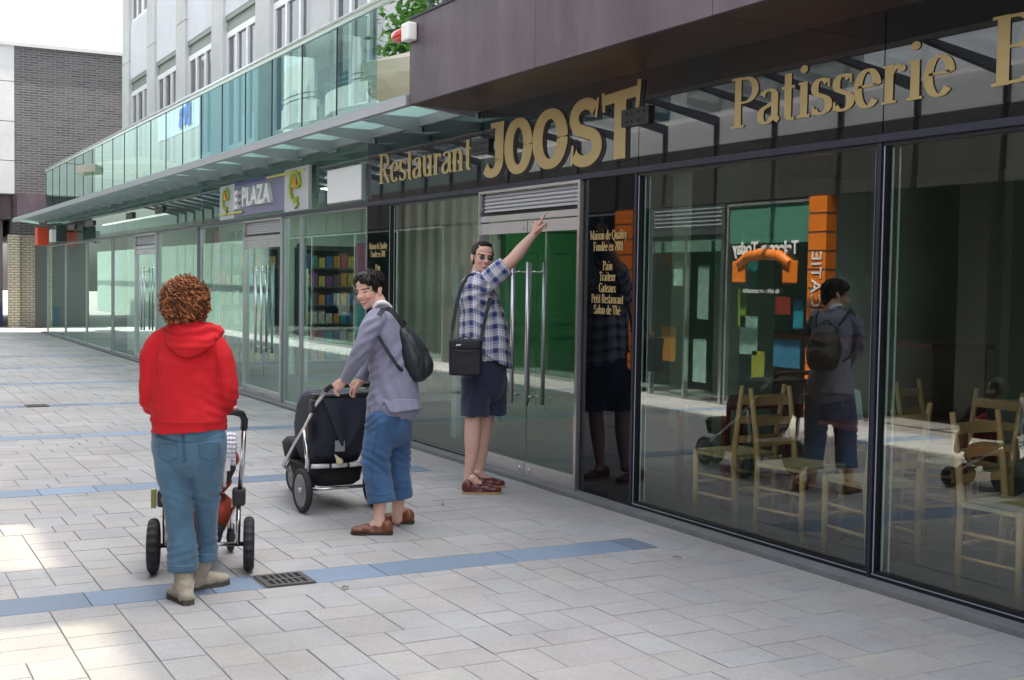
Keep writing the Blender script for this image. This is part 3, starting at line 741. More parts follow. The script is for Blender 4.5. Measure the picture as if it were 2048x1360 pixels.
# ------------------------------------------------------------ opposite side of the street (seen mirrored in the glass)
OX = -5.4
opp = empty('opposite_building', (OX, 10, 0), 'shop row on the near side of the street mirrored in the restaurant glass', 'building')
def op(name, bm, m_, parent=None):
    o = obj(name, bm, m_, parent or opp)
    if parent is None: o.location = (-OX, -10, 0)
    return o
ODARK = mat('opposite_dark_cladding', (.045, .042, .04), .5, var=.2)
OG = glass('opposite_glass', (.62, .80, .74), 1.5)
OPALE = mat('opposite_back_wall', (.30, .40, .36), .8, var=.2, vscale=1.5)
ORANGE = mat('orange_column', (.82, .20, .012), .5)
def owin(y0, y1, z1=2.66):
    bm = NB(); f = .03
    box(bm, OX-.05, OX+.01, y0, y0+f, .01, z1); box(bm, OX-.05, OX+.01, y1-f, y1, .01, z1); box(bm, OX-.05, OX+.01, y0+f, y1-f, z1-f, z1); box(bm, OX-.05, OX+.01, y0+f, y1-f, .01, .06)
    w = op('window', bm, ALU); g = NB(); quad(g, [(OX, y0+f, .06), (OX, y1-f, .06), (OX, y1-f, z1-f), (OX, y0+f, z1-f)])
    obj('pane', g, OG, w)
for a, b in ((11.68, 13.30), (15.95, 18.1), (18.1, 20.3), (22.2, 24.5), (24.5, 27), (27, 30), (30, 33.5)): owin(a, b)
# door with louvre
bm = NB()
box(bm, OX-.05, OX+.02, 13.34, 13.40, .01, 2.68); box(bm, OX-.05, OX+.02, 15.0, 15.06, .01, 2.68); box(bm, OX-.05, OX+.02, 14.18, 14.22, .01, 2.3); box(bm, OX-.05, OX+.02, 13.4, 15.0, 2.28, 2.36)
d = op('double_door', bm, STEEL)
bm = NB()
for i in range(5):
    box(bm, -.003, .003, 13.42, 14.98, 0, .045, M=Matrix.Translation((OX+.01, 0, 2.40+i*.055)) @ Matrix.Rotation(R(-32), 4, 'Y'))
box(bm, OX-.03, OX, 13.4, 15.0, 2.37, 2.68); obj('louvre', bm, STEEL, d)
for a, b in ((13.41, 14.17), (14.23, 14.99)):
    g = NB(); quad(g, [(OX, a, .05), (OX, b, .05), (OX, b, 2.27), (OX, a, 2.27)]); obj('door_leaf', g, OG, d)
# orange columns with grey joints
for a, b in ((11.34, 11.65), (15.42, 15.90)):
    bm = NB(); z = .01
    while z < 2.66: box(bm, OX-.1, OX+.06, a, b, z, min(z+.20, 2.68)); z += .225
    op('orange_column', bm, ORANGE)
    op('column_core', bx(OX-.09, OX+.055, a+.002, b-.002, .01, 2.67), mat('column_joint', (.12, .10, .09), .6))
wt = mat('white_vinyl', (.85, .85, .85), .5)
o = sans('COMMUNICATIE', .25, (OX+.068, 11.5, 1.08), wt, 'column_lettering', '+x', None, .002, 1, rot=90); tag(o, 'white word COMMUNICATIE running up the orange column across the street', 'lettering')
tk = empty('telecom_lettering', (OX+.03, 12.5, 2.05), 'white shop name over an orange telephone receiver on the opposite window', 'lettering')
sans('Telecom-Today', .22, (0, 0, .02), wt, 'lettering', '+x', tk, .003, .9, bold=.008)
bm = NB()
tube(bm, [(.0, -.5, -.18), (.0, -.3, -.08), (0, 0, -.05), (0, .3, -.08), (0, .5, -.18)], [.06, .07, .07, .07, .06], 12)
box(bm, -.015, .012, -.63, -.36, -.42, -.14); box(bm, -.015, .012, .36, .63, -.42, -.14)
obj('receiver_emblem', bm, ORANGE, tk, bevel=.03)
sans('de telecom specialist', .085, (0, .05, -.52), wt, 'lettering', '+x', tk, .002, 1)
# fascia, pale clerestory with dark posts, canopy
op('fascia', bx(OX-.1, OX+.02, -6, 60, 2.69, 3.46), ODARK)
op('clerestory', bx(OX-.05, OX, -6, 19, 3.461, 3.83), mat('clerestory_panel', (.40, .42, .44), .6, var=.06)); op('clerestory', bx(OX-.05, OX, 19.01, 60, 3.461, 3.83), mat('clerestory_dark', (.09, .12, .12), .4, var=.1))
yy = 8.79
canopy2 = op('canopy', bx(OX+1.2, OX+1.26, -6, 60, 3.94, 4.03), ODARK)
STL = mat('dark_steel', (.05, .055, .07), .5)
while yy < 45:
    op('post', bx(OX-.002, OX+.05, yy-.03, yy+.03, 3.462, 3.829), STL)
    bm = NB(); v = [(OX+.05, 3.72), (OX+.05, 3.84), (OX+1.2, 4.00), (OX+1.2, 3.95)]
    a = [bm.verts.new((p[0], yy-.04, p[1])) for p in v]; b = [bm.verts.new((p[0], yy+.04, p[1])) for p in v]
    bm.faces.new(a); bm.faces.new(b[::-1])
    for k in range(4): bm.faces.new((a[k], b[k], b[(k+1) % 4], a[(k+1) % 4]))
    obj('canopy_beam', bm, STL, canopy2)
    bm = NB(); quad(bm, [(OX+.05, yy-1.14, 3.86), (OX+.05, yy+.03, 3.86), (OX+1.24, yy+.03, 4.035), (OX+1.24, yy-1.14, 4.035)]); obj('canopy_glass', bm, OCG, canopy2)
    yy += 1.18
# dark recess with pale columns on the near end, back wall, side walls
ow = lambda x0, x1, y0, y1, z0, z1, m_: op('inner_wall', bx(x0, x1, y0, y1, z0, z1), m_)
op('dark_wall', bx(-9.2, -9.0, -6, 12.6, .01, 3.46), ODARK)
ow(-8.4, -8.3, 11.7, 60, .01, 3.4, OPALE)
for y in (11.66, 20.4, 22.1): ow(-8.3, OX-.11, y-.03, y+.03, .01, 3.4, OPALE)
op('inner_ceiling', bx(-9, OX-.11, -6, 60, 3.38, 3.45), CEILI)
for y in (9.1, 10.45): op('pale_column', bx(-7.2, -6.8, y-.22, y+.22, .01, 3.37), mat('grey_green_column', (.20, .22, .18), .7))
op('pale_front', bx(OX-.1, OX+.03, 33.5, 60, .01, 2.68), mat('green_grey_front', (.22, .29, .26), .6, var=.2))
op('dark_front', bx(OX-.1, OX, 20.42, 22.1, .01, 2.68), ODARK)
op('green_panel', bx(OX-.03, OX-.012, 11.72, 13.26, 2.14, 2.62), mat('teal_blind', (.26, .48, .40), .6)); op('green_panel', bx(OX-.02, OX-.012, 13.41, 14.99, 2.05, 2.27), mat('grey_blind', (.34, .38, .35), .6))
# posters and displays behind the opposite glass
for (y, z, w, h, c, lab) in ((12.9, 1.75, .2, .5, (.05, .30, .32), 'dark teal'), (12.2, .75, .5, .35, (.10, .30, .60), 'mid blue'), (14.0, .55, .3, .6, (.70, .70, .68), 'cream'), (13.6, 1.95, .18, .3, (.05, .35, .30), 'sea green'), (12.75, .5, .25, .5, (.70, .45, .06), 'amber'), (14.55, 1.75, .22, .34, (.75, .75, .72), 'white'), (13.95, 1.50, .25, .75, (.60, .62, .60), 'grey'), (14.85, 1.95, .30, .16, (.8, .25, .03), 'orange'), (12.95, .95, .35, .5, (.62, .64, .62), 'pale grey'), (12.0, 1.25, .18, .35, (.08, .42, .65), 'light blue'), (12.3, 1.35, .3, .22, (.7, .06, .04), 'red'), (14.75, .75, .35, .5, (.75, .20, .02), 'deep orange'), (13.1, 1.3, .16, .5, (.45, .45, .05), 'olive yellow')):
    p = obj('poster', bx(-.006, .006, -w/2, w/2, -h/2, h/2), mat('poster_'+lab.replace(' ', '_'), c, .5, var=.25, vscale=9)); p.location = (OX-.12, y, z)
    tag(p, lab+' paper poster behind the mirrored shop window across the street', 'poster', 'posters across the street')
# flats with balconies far above and behind the shops opposite
fl = empty('balcony_flats', (-11, 40, 0), 'pale block of flats with rows of balconies mirrored in the glass balustrade', 'building')
def fq(name, bm, m_): o = obj(name, bm, m_, fl); o.location = (11, -40, 0); return o
FW = mat('flat_wall', (.26, .29, .29), .8, var=.1); FWIN = mat('flat_window', (.05, .13, .15), .1)
fq('wall', bx(-16, -11, 22, 47.0, 0.01, 24), FW)
fq('podium_roof', bx(-10.9, OX-.2, -6, 60, 3.84, 3.95), CONC2)
fq('rear_wing', bx(-30, -24, 44, 110, 0.01, 17), mat('rear_wing_wall', (.30, .33, .33), .8, var=.08))
for f_ in range(6):
    z = 4.5+f_*2.75
    for k in range(5):
        y = 24.5+k*4.9
        b = fq('balcony', bx(-10.99, -9.7, y-2.0, y+2.0, z, z+.15), FW)
        bm = NB(); n = 10; yy_ = []
        for i in range(n):     # bowed parapet
            y0, y1 = y-2.0+4.0*i/n, y-2.0+4.0*(i+1)/n; bow = lambda v: -9.7+.28*(1-((v-y)/2.0)**2)
            vs = [bm.verts.new(p) for p in ((bow(y0), y0, z-.1), (bow(y1), y1, z-.1), (bow(y1), y1, z+.62), (bow(y0), y0, z+.62))]; bm.faces.new(vs)
            vs = [bm.verts.new(p) for p in ((bow(y0)-.1, y0, z-.1), (bow(y1)-.1, y1, z-.1), (bow(y1)-.1, y1, z+.62), (bow(y0)-.1, y0, z+.62))]; bm.faces.new(vs[::-1])
        obj('parapet', bm, FW, b)
        bm = NB()
        for h_ in (.74, .92): tube(bm, [(-9.7+.28*(1-(t/2.0)**2), y+t, z+h_) for t in (-2, -1, 0, 1, 2)], .025, 6)
        obj('rail', bm, STL, b)
        fq('window', bx(-11.03, -10.98, y-1.9, y-.1, z+.2, z+2.2), FWIN); fq('window', bx(-11.03, -10.98, y+.3, y+1.6, z+.9, z+2.2), FWIN)
fq('sign_board', bx(-9.1, -9.0, 55.7, 64.0, 8.3, 9.9), mat('pale_sign_board', (.42, .48, .56), .5))
o = sans('Bra', 1.7, (-8.95, 58.2, 9.1), mat('blue_letters', (.03, .10, .42), .5), 'sign_lettering', '+x', None, .01, 1, bold=.05); tag(o, 'blue letters on a pale roof board mirrored in the far glass balustrade', 'lettering')
db = tag(obj('stair_tower', bx(-10, -9, 46.8, 55.6, 3.96, 10.1), mat('dark_teal_cladding', (.05, .11, .15), .5)), 'dark blue green roof box mirrored in the balustrade left of the flats', 'building')
# ------------------------------------------------------------ restaurant furniture behind the glass
WOOD = mat('pale_beech', (.47, .31, .14), .5, var=.18, vscale=8, stretch=(1, 1, .2))
WOODD = mat('brown_beech', (.30, .16, .06), .5, var=.2, vscale=8)
RUSH = mat('rush_seat', (.50, .40, .20), .9, bump=1.0, bscale=90, var=.25, vscale=30, stretch=(1, .15, 1))
def make_chair(label, wood=WOOD):
    c = empty('ladder_back_chair', (0, 0, .035), label, 'chair', 'wooden chairs in the restaurant')
    for s in (-1, 1):
        bm = NB(); tube(bm, [(.19*s, .18, 0), (.19*s, .18, .46)], [.017, .021], 10); obj('leg', bm, wood, c)
        bm = NB(); tube(bm, [(.17*s, -.20, 0), (.18*s, -.18, .44), (.18*s, -.20, .62), (.185*s, -.25, .92)], [.017, .021, .02, .015], 10); obj('leg', bm, wood, c)
    for z, w in ((.83, .06), (.70, .05), (.57, .045)):
        bm = NB(); y = -.20-(z-.62)*.16
        for k in range(8):
            x0, x1 = -.18+.36*k/8, -.18+.36*(k+1)/8
            f = lambda x: y-.03*(1-(x/.18)**2)
            a = [bm.verts.new(p) for p in ((x0, f(x0), z-w/2), (x1, f(x1), z-w/2), (x1, f(x1), z+w/2), (x0, f(x0), z+w/2))]
            b = [bm.verts.new((v.co.x, v.co.y-.012, v.co.z)) for v in a]
            bm.faces.new(a); bm.faces.new(b[::-1]); bm.faces.new((a[3], a[2], b[2], b[3])); bm.faces.new((a[0], b[0], b[1], a[1]))
        obj('back_slat', bm, wood, c)
    bm = NB()
    for z in (.17, .30):
        for s in (-1, 1): tube(bm, [(.185*s, .18, z), (.18*s, -.185, z)], .010, 8)
    tube(bm, [(-.19, .18, .24), (.19, .18, .24)], .010, 8); tube(bm, [(-.18, -.185, .24), (.18, -.185, .24)], .010, 8)
    obj('rungs', bm, wood, c)
    bm = NB(); n = 8
    for i in range(n):
        for j in range(n):
            def pt(a, b):
                w = .205-.012*(1-b/n)*2; return (-w+2*w*a/n, -.19+.385*b/n, .465-.012*math.sin(math.pi*a/n)*math.sin(math.pi*b/n))
            quad(bm, [pt(i, j), pt(i+1, j), pt(i+1, j+1), pt(i, j+1)])
    box(bm, -.20, .20, .17, .20, .435, .463); box(bm, -.195, -.165, -.18, .17, .435, .460); box(bm, .165, .195, -.18, .17, .435, .460); box(bm, -.165, .165, -.19, -.17, .435, .460)
    obj('seat', bm, RUSH, c)
    return c
chair0 = make_chair('pale wooden chair with its back towards the table, leftmost behind the big window')
spots = [(.36, 6.62, 4, None), (.37, 6.0, 190, 'pale wooden chair in the middle of the first big window, turned right'),
         (.34, 5.34, -6, 'pale wooden chair beside the window post, facing the small table'), (.42, 4.42, 184, 'pale wooden chair in front of the right hand window pane'),
         (1.35, 5.55, 88, 'wooden chair on the far side of the table with the bottle'), (1.75, 6.15, 200, 'thin legged wooden chair deeper inside behind the right hand window'),
         (1.25, 3.9, 100, 'wooden chair half hidden behind the table with the lantern')]
for i, (x, y, a, lab) in enumerate(spots):
    c = chair0 if i == 0 else copy_tree(chair0)
    c.location = (x, y, .035); c.rotation_euler = (0, 0, R(a))
    if lab: c['label'] = lab
cb = make_chair('brown wooden chair standing just inside the right leaf of the steel door', WOODD)
cb.location = (.47, 8.42, .035); cb.rotation_euler = (0, 0, R(-8))
TOP = mat('red_brown_table', (.16, .035, .02), .35, var=.2)
def make_table(x, y, lab, leg=TOP):
    t = empty('table', (x, y, .035), lab, 'table', None)
    obj('table_top', bx(-.33, .33, -.33, .33, .70, .73), TOP, t, bevel=.004)
    for a in (-1, 1):
        for b in (-1, 1): obj('leg', bx(a*.27-.022, a*.27+.022, b*.27-.022, b*.27+.022, 0, .699), leg, t)
    return t
make_table(.80, 5.62, 'small dark red table between two pale chairs behind the window post')
make_table(.78, 3.82, 'dark red table at the right edge of the photo carrying the lantern')
make_table(.80, 7.22, 'dark red table behind the black panel beside the steel door')
# bottle and menus
def bottle(x, y, lab, c1, c2):
    b = empty('bottle', (x, y, .766), lab, 'bottle')
    bm = NB(); lathe(bm, [(.028, 0), (.030, .02), (.030, .13), (.012, .17), (.012, .21), (.0, .21)], n=16); obj('body', bm, mat(lab[:9]+'_b', c1, .1, spec=.8), b)
    bm = NB(); lathe(bm, [(.0315, .04), (.0315, .11)], n=16); obj('label', bm, mat(lab[:9]+'_l', c2, .5), b)
    bm = NB(); lathe(bm, [(.014, .205), (.014, .23), (0, .232)], n=12); obj('cap', bm, mat('red_cap', (.5, .02, .02), .4), b)
bottle(.62, 5.50, 'yellow sauce bottle with a dark cap on the small table', (.38, .30, .03), (.75, .7, .5))
bottle(.70, 5.62, 'blue labelled water bottle on the small table', (.10, .16, .2), (.15, .3, .6))
def card(x, y, lab, c, h=.2, rz=20, w=.13):
    p = obj('menu_card', bx(-w/2, w/2, -.003, .003, 0, h), mat(lab[:12], c, .5, var=.1)); p.location = (x, y, .766); p.rotation_euler = (R(-8), 0, R(rz)); tag(p, lab, 'menu card')
card(.66, 5.78, 'pale blue menu card standing on the small table', (.45, .58, .68), rz=60)
card(.62, 3.92, 'white menu card standing on the right hand table', (.62, .74, .78), .22, 70, .16)
ln = empty('lantern', (.95, 4.05, .766), 'tall table lantern with pale cap and slim metal posts near the right edge', 'lantern')
bm = NB(); lathe(bm, [(.075, 0), (.075, .03), (.0, .03)], n=20); obj('base', bm, WOOD, ln)
for k in range(4):
    bm = NB(); a = k*math.pi/2+.5; tube(bm, [(.06*math.cos(a), .06*math.sin(a), .03), (.06*math.cos(a), .06*math.sin(a), .36)], .008, 8); obj('post', bm, STEEL, ln)
bm = NB(); lathe(bm, [(.085, .36), (.085, .48), (.05, .52), (.012, .53), (.012, .56), (0, .56)], n=20); obj('cap', bm, mat('lantern_cap', (.50, .45, .33), .5), ln)
# green panelled cupboard door, curtain and boards on the end wall of the restaurant
GRN = mat('green_paint', (.05, .26, .08), .4, var=.12)
cu = empty('green_cupboard', (2.05, 12.30, .035), 'tall green panelled cupboard seen through the glass of the steel door', 'cupboard')
obj('case', bx(-.48, .50, -.03, .09, 0, 2.14), GRN, cu)
for a in (-1, 1):
    for z0, z1 in ((.12, 1.0), (1.1, 1.95)):
        bm = NB(); x0, x1 = (-.43, -.02) if a < 0 else (.04, .45)
        box(bm, x0, x1, -.05, -.031, z0, z0+.06); box(bm, x0, x1, -.05, -.031, z1-.06, z1); box(bm, x0, x0+.06, -.05, -.031, z0+.06, z1-.06); box(bm, x1-.06, x1, -.05, -.031, z0+.06, z1-.06)
        obj('door_panel', bm, GRN, cu)
obj('cornice', bx(-.52, .54, -.07, .09, 2.141, 2.2), mat('bright_green', (.09, .48, .14), .4), cu)
def curtain(x0, x1, y, z0, z1, lab, c, n=14):
    bm = NB(); N = n*8; pv = None
    for i in range(N+1):
        x = x0+(x1-x0)*i/N; yy = y+.035*math.sin(i/8*2*math.pi)
        a, b = bm.verts.new((x, yy, z0)), bm.verts.new((x, yy, z1))
        if pv: f = bm.faces.new((pv[0], a, b, pv[1])); f.smooth = True
        pv = (a, b)
    return tag(obj('curtain', bm, mat(lab[:10], c, .8, var=.1)), lab, 'curtain')
curtain(.25, 1.45, 12.25, .3, 2.9, 'pale pleated curtain in the window left of the steel door', (.55, .60, .50), 9)
p = obj('picture', bx(2.7, 3.3, 6.97, 6.99, 1.1, 1.8), mat('pic', (.30, .36, .28), .6)); bpy.data.objects.remove(p)
for y, z, w, h, lab in ((9.4, 1.55, .5, .9, 'pale green framed panel on the back wall of the restaurant'), (7.9, 1.45, .7, 1.0, 'wider grey green panel on the restaurant back wall')):
    t = empty('wall_panel', (6.97, y, z), lab, 'picture'); obj('board', bx(-.02, .02, -w/2, w/2, -h/2, h/2), mat('board_green', (.40, .50, .38), .6), t)
    bm = NB(); e = .03
    box(bm, -.03, .0, -w/2-e, w/2+e, h/2, h/2+e); box(bm, -.03, .0, -w/2-e, w/2+e, -h/2-e, -h/2); box(bm, -.03, .0, -w/2-e, -w/2, -h/2, h/2); box(bm, -.03, .0, w/2, w/2+e, -h/2, h/2); obj('frame', bm, GRN, t)
ct = empty('counter', (4.0, 9.6, .035), 'dark wooden counter along the back of the restaurant', 'counter')
obj('top', bx(-.4, .4, -1.6, 1.6, 1.02, 1.07), TOP, ct); obj('front', bx(-.33, .36, -1.55, 1.55, 0, 1.019), mat('counter_front', (.10, .06, .04), .5, var=.2), ct)

# ------------------------------------------------------------ shelves of boxes in the second shop
SHF = mat('shelf_dark', (.03, .045, .05), .5)
cols = [(.5, .05, .04), (.05, .15, .4), (.55, .45, .08), (.6, .6, .58), (.04, .25, .18), (.25, .06, .28), (.04, .35, .42), (.12, .12, .14), (.62, .28, .05)]
first = {}
rnd = random.Random(11)
def shelf(x0, x1, y, lab, n_per=13, levels=6):
    u = empty('display_shelf', ((x0+x1)/2, y, .035), lab, 'shelf'); w = (x1-x0)/2
    obj('back_board', bx(-w, w, .26, .30, 0, 2.1), SHF, u)
    for k in range(levels+1): obj('shelf_board', bx(-w, w, 0, .259, .22+k*.30, .245+k*.30), SHF, u)
    for s in (-1, 1): obj('side_board', bx(s*w-.02 if s > 0 else -w-.02, s*w+.02 if s < 0 else w+.02, -.001, .30, 0, 2.12) if False else bx(s*(w+.022)-.02, s*(w+.022)+.02, 0, .30, 0, 2.12), SHF, u)
    for k in range(levels):
        for i in range(n_per):
            ci = rnd.randrange(len(cols)); h = rnd.choice([.16, .19, .22]); 
            if ci not in first:
                first[ci] = obj('game_box', bx(-.5, .5, -.02, .02, 0, 1), mat('box_colour_%d' % ci, [q*.55 for q in cols[ci]], .4, var=.7, vscale=3)); o = first[ci]
            else: o = first[ci].copy(); col.objects.link(o)
            o.location = ((x0+x1)/2-w+2*w*(i+.5)/n_per, y+.10, .035+.246+k*.30); o.scale = (2*w/n_per*.82, 1, h)
            tag(o, 'small coloured box on the display shelves of the second shop', 'box', 'coloured boxes on the shop shelves')
shelf(.22, 1.15, 19.2, 'dark display shelf full of coloured boxes behind the pane left of the second door', 8)
shelf(1.6, 3.1, 19.2, 'dark display shelf full of coloured boxes seen through the second double door', 12)
def vis(name, lab, cat, loc, bm, m_): o = obj(name, bm, m_); o.location = loc; return tag(o, lab, cat)
PINK = mat('pink_poster', (.62, .10, .28), .5, var=.3, vscale=12); CY = mat('cyan_poster', (.05, .45, .50), .5, var=.3, vscale=9)
for loc, lab, m_, w, h in (((.10, 18.9, 1.9), 'tall pink poster inside the pane left of the second double door', PINK, .22, .8), ((.10, 18.85, 1.15), 'cyan poster low inside the pane left of the second double door', CY, .26, .45),
                           ((.10, 12.85, 1.72), 'pink and purple poster inside the pane left of the short haired woman', PINK, .34, .55), ((.10, 12.85, 1.15), 'turquoise poster below the pink one near the short haired woman', CY, .34, .32), ((.06, 15.95, 1.25), 'long pale blue strip poster on the second double door', mat('pale_blue_poster', (.55, .68, .80), .5, var=.35, vscale=9), .16, 1.1)):
    vis('poster', lab, 'poster', loc, bx(-.004, .004, -w/2, w/2, -h/2, h/2), m_)
o = sans('GAME BOY', .17, (.06, 17.75, 2.20), mat('faint_blue_letters', (.22, .36, .50), .5), 'window_lettering', '-x', None, .002, 1.15); tag(o, 'faint blue GAME BOY lettering high on the pane left of the second door', 'lettering')
# pale free standing posts inside the glass shops
for y, x in ((13.5, .5), (11.2, .45), (18.1, 1.2), (25.2, .5), (23.4, 2.0)):
    obj('pale_mullion', bx(x, x+.06, y-.06, y+.06, .036, 1.75), PALEGREEN, shop)
# leaning dark red pole and stair behind the far panes
bm = NB(); tube(bm, [(.42, 27.2, .04), (.30, 27.6, 2.99)], .06, 12); tag(obj('steel_pole', bm, mat('dark_red_steel', (.10, .025, .03), .5)), 'leaning dark red steel pole inside the glass at the far shops', 'pole')

# ------------------------------------------------------------ drains
IRON = mat('cast_iron', (.10, .09, .085), .6, .5, bump=.3, bscale=60); PIT_SHADE = mat('drain_pit_shade', (.01, .01, .01), .9)
def drain(x, y, lab):
    d = empty('drain_cover', (x, y, .006), lab, 'drain')
    bm = NB(); w, l = .13, .13
    box(bm, -w, w, -l, -l+.03, 0, .009); box(bm, -w, w, l-.03, l, 0, .009); box(bm, -w, -w+.03, -l+.03, l-.03, 0, .009); box(bm, w-.03, w, -l+.03, l-.03, 0, .009)
    box(bm, -w+.03, w-.03, -.012, .012, 0, .009)
    for k in range(1, 6):
        xx = -w+.03+(2*w-.06)*k/6; box(bm, xx-.008, xx+.008, -l+.03, -.012, 0, .0085); box(bm, xx-.008, xx+.008, .012, l-.03, 0, .0085)
    obj('grate', bm, IRON, d)
    obj('pit_shade_sheet', bx(-w+.005, w-.005, -l+.005, l-.005, .0005, .0025), PIT_SHADE, d)  # thin black sheet, the dark of the hole put into its colour
drain(-2.845, 6.33, 'cast iron drain grate set in the blue band right of the woman in red')
drain(-2.84, 16.05, 'distant cast iron drain grate in the paving at the far left')

# ------------------------------------------------------------ strollers
TYRE = mat('tyre_rubber', (.018, .018, .022), .7, bump=.4, bscale=60); FABN = mat('navy_fabric', (.022, .027, .045), .75, bump=.3, bscale=120, var=.25, vscale=5)
BLK = mat('black_fabric', (.009, .009, .011), .8, bump=.3, bscale=120); CHR = mat('frame_chrome', (.70, .70, .70), .22, 1); PLB = mat('black_plastic', (.012, .012, .014), .45)
def wheel(parent, x, y, r, w, spokes=6, knob=False, rim=ALU):
    wh = bpy.data.objects.new('wheel', None); col.objects.link(wh); wh.parent = parent; wh.location = (x, y, r+.004)
    MX = Matrix.Rotation(R(90), 4, 'Y')
    bm = NB(); n = 40; k_ = 10; rings = []
    for i in range(n):
        a = 2*math.pi*i/n; ring = []
        for j in range(k_):
            b = 2*math.pi*j/k_; rr = r-w*.5+w*.5*math.cos(b)*1.0
            if knob and math.cos(b) > .2 and i % 2: rr -= .006
            ring.append(bm.verts.new((w*.5*math.sin(b)*1.05, rr*math.cos(a), rr*math.sin(a))))
        rings.append(ring)
    for i in range(n):
        for j in range(k_):
            f = bm.faces.new((rings[i][j], rings[(i+1) % n][j], rings[(i+1) % n][(j+1) % k_], rings[i][(j+1) % k_])); f.smooth = not knob
    obj('tyre', bm, TYRE, wh)
    bm = NB(); ri = r-w
    lathe(bm, [(ri-.012, -.012), (ri+.006, -.016), (ri+.006, .016), (ri-.012, .012), (ri-.012, -.012)], n=32, M=MX)
    for s in range(spokes):
        a = 2*math.pi*s/spokes; tube(bm, [(0, .01*math.cos(a), .01*math.sin(a)), (0, (ri-.008)*math.cos(a), (ri-.008)*math.sin(a))], .007, 6)
    lathe(bm, [(.0, -.026), (.02, -.024), (.02, .024), (.0, .026)], n=16, M=MX)
    obj('rim', bm, rim, wh)
    return wh
def loftbox(bm, secs, n=20, pw=.45, mi=0):
    """secs: (z, hx, y0, y1) rounded-rectangle rings"""
    rings = []
    for z, hx, y0, y1 in secs:
        r_ = []
        for k in range(n):
            a = 2*math.pi*k/n; c, s = math.cos(a), math.sin(a)
            r_.append(bm.verts.new((hx*math.copysign(abs(c)**pw, c), (y0+y1)/2+(y1-y0)/2*math.copysign(abs(s)**pw, s), z)))
        rings.append(r_)
    for A, B in zip(rings, rings[1:]):
        for k in range(n): f = bm.faces.new((A[k], A[(k+1) % n], B[(k+1) % n], B[k])); f.smooth = True; f.material_index = mi
    bm.faces.new(rings[0][::-1]).material_index = mi; bm.faces.new(rings[-1]).material_index = mi
# stroller pushed by the short haired woman
s2 = empty('stroller', (-1.885, 8.13, .004), 'dark navy three wheeled stroller pushed by the short haired woman', 'stroller', rz=R(2))
for x in (-.262, .262): wheel(s2, x, 0, .152, .045, 6)
wheel(s2, -.03, .80, .125, .045, 5); wheel(s2, .03+.06, .80, .125, .04, 5)
for s in (-1, 1):
    bm = NB(); tube(bm, [(.225*s, -.36, .885), (.245*s, -.20, .76), (.265*s, -.06, .60), (.27*s, .10, .48), (.20*s, .55, .25), (.06*s, .80, .16)], .013, 10); obj('side_tube', bm, CHR, s2)
    bm = NB(); tube(bm, [(.265*s, -.04, .58), (.245*s, -.05, .36), (.24*s, -.0, .17)], .016, 10); obj('rear_strut', bm, CHR, s2)
    bm = NB(); box(bm, .245*s-.02, .245*s+.02, -.11, -.02, .50, .62); obj('hinge', bm, PLB, s2, bevel=.008); bm = NB(); box(bm, .255*s-.022, .255*s+.022, -.20, -.14, .70, .79); obj('hinge', bm, PLB, s2, bevel=.008)
bm = NB(); tube(bm, [(-.235, -.34, .865), (-.215, -.375, .895), (-.17, -.385, .90), (.17, -.385, .90), (.215, -.375, .895), (.235, -.34, .865)], .018, 12); obj('handle', bm, PLB, s2)
bm = NB(); tube(bm, [(-.24, 0, .156), (.24, 0, .156)], .012, 10); obj('axle', bm, CHR, s2)
bm = NB(); tube(bm, [(-.22, -.06, .325), (-.10, -.075, .322)], .016, 10); tube(bm, [(-.08, -.077, .322), (.03, -.077, .322)], .016, 10); tube(bm, [(.05, -.077, .322), (.20, -.06, .325)], .016, 10); obj('reflective_bar', bm, mat('reflective_white', (.75, .75, .75), .3), s2)
bm = NB(); tube(bm, [(-.21, -.052, .322), (0, -.066, .32), (.21, -.052, .322)], .013, 8); obj('cross_bar', bm, PLB, s2)
bm = NB(); loftbox(bm, [(.17, .15, .0, .45), (.20, .185, -.04, .50), (.30, .205, -.05, .55)]); obj('basket', bm, BLK, s2)
bm = NB(); loftbox(bm, [(.335, .17, -.02, .38), (.42, .20, -.075, .42), (.58, .222, -.13, .40), (.72, .230, -.17, .32), (.79, .230, -.19, .22), (.825, .222, -.18, .14), (.835, .18, -.14, .06)], n=36, pw=.5)
bd = obj('seat_shell', bm, FABN, s2)
bm = NB(); tube(bm, [(-.235, -.10, .81), (-.225, -.195, .815), (0, -.205, .82), (.225, -.195, .815), (.235, -.10, .81)], .017, 10); obj('hood_edge', bm, PLB, s2)
# hanging flap on the back
bm = NB(); N_ = 10
for i in range(N_):
    for j in range(8):
        def q(a, b):
            t = b/8; hw = .205*(1-t)+.03*t; x = -hw+2*hw*a/N_
            z = .80-.34*t; y = -.197+.10*(t)**1.3-.012*math.sin(a/N_*math.pi*3)*(.4+t*.6)-.006
            return (x, y-.012, z)
        f = quad(bm, [q(i, j), q(i+1, j), q(i+1, j+1), q(i, j+1)]); f.smooth = True
obj('back_flap', bm, mat('navy_fabric_light', (.035, .042, .068), .7, bump=.3, bscale=120, var=.2, vscale=5), s2)
bm = NB(); box(bm, -.075, -.005, -.122, -.118, .425, .50, M=None); obj('care_label', bm, mat('grey_label', (.35, .36, .36), .5), s2)
bm = NB(); lathe(bm, [(.0, 0), (.022, .004), (.024, .03), (.012, .05), (.006, .08), (0, .085)], n=14, M=Matrix.Translation((-.02, -.10, .335)) @ Matrix.Rotation(R(-35), 4, 'Y')); 
dm = obj('dummy', bm, mat('white_yellow_toy', (.80, .72, .45), .5), s2)
bm = NB(); loftbox(bm, [(.30, .16, .45, .70), (.40, .17, .40, .75), (.44, .15, .42, .70)]); obj('footwell', bm, BLK, s2)

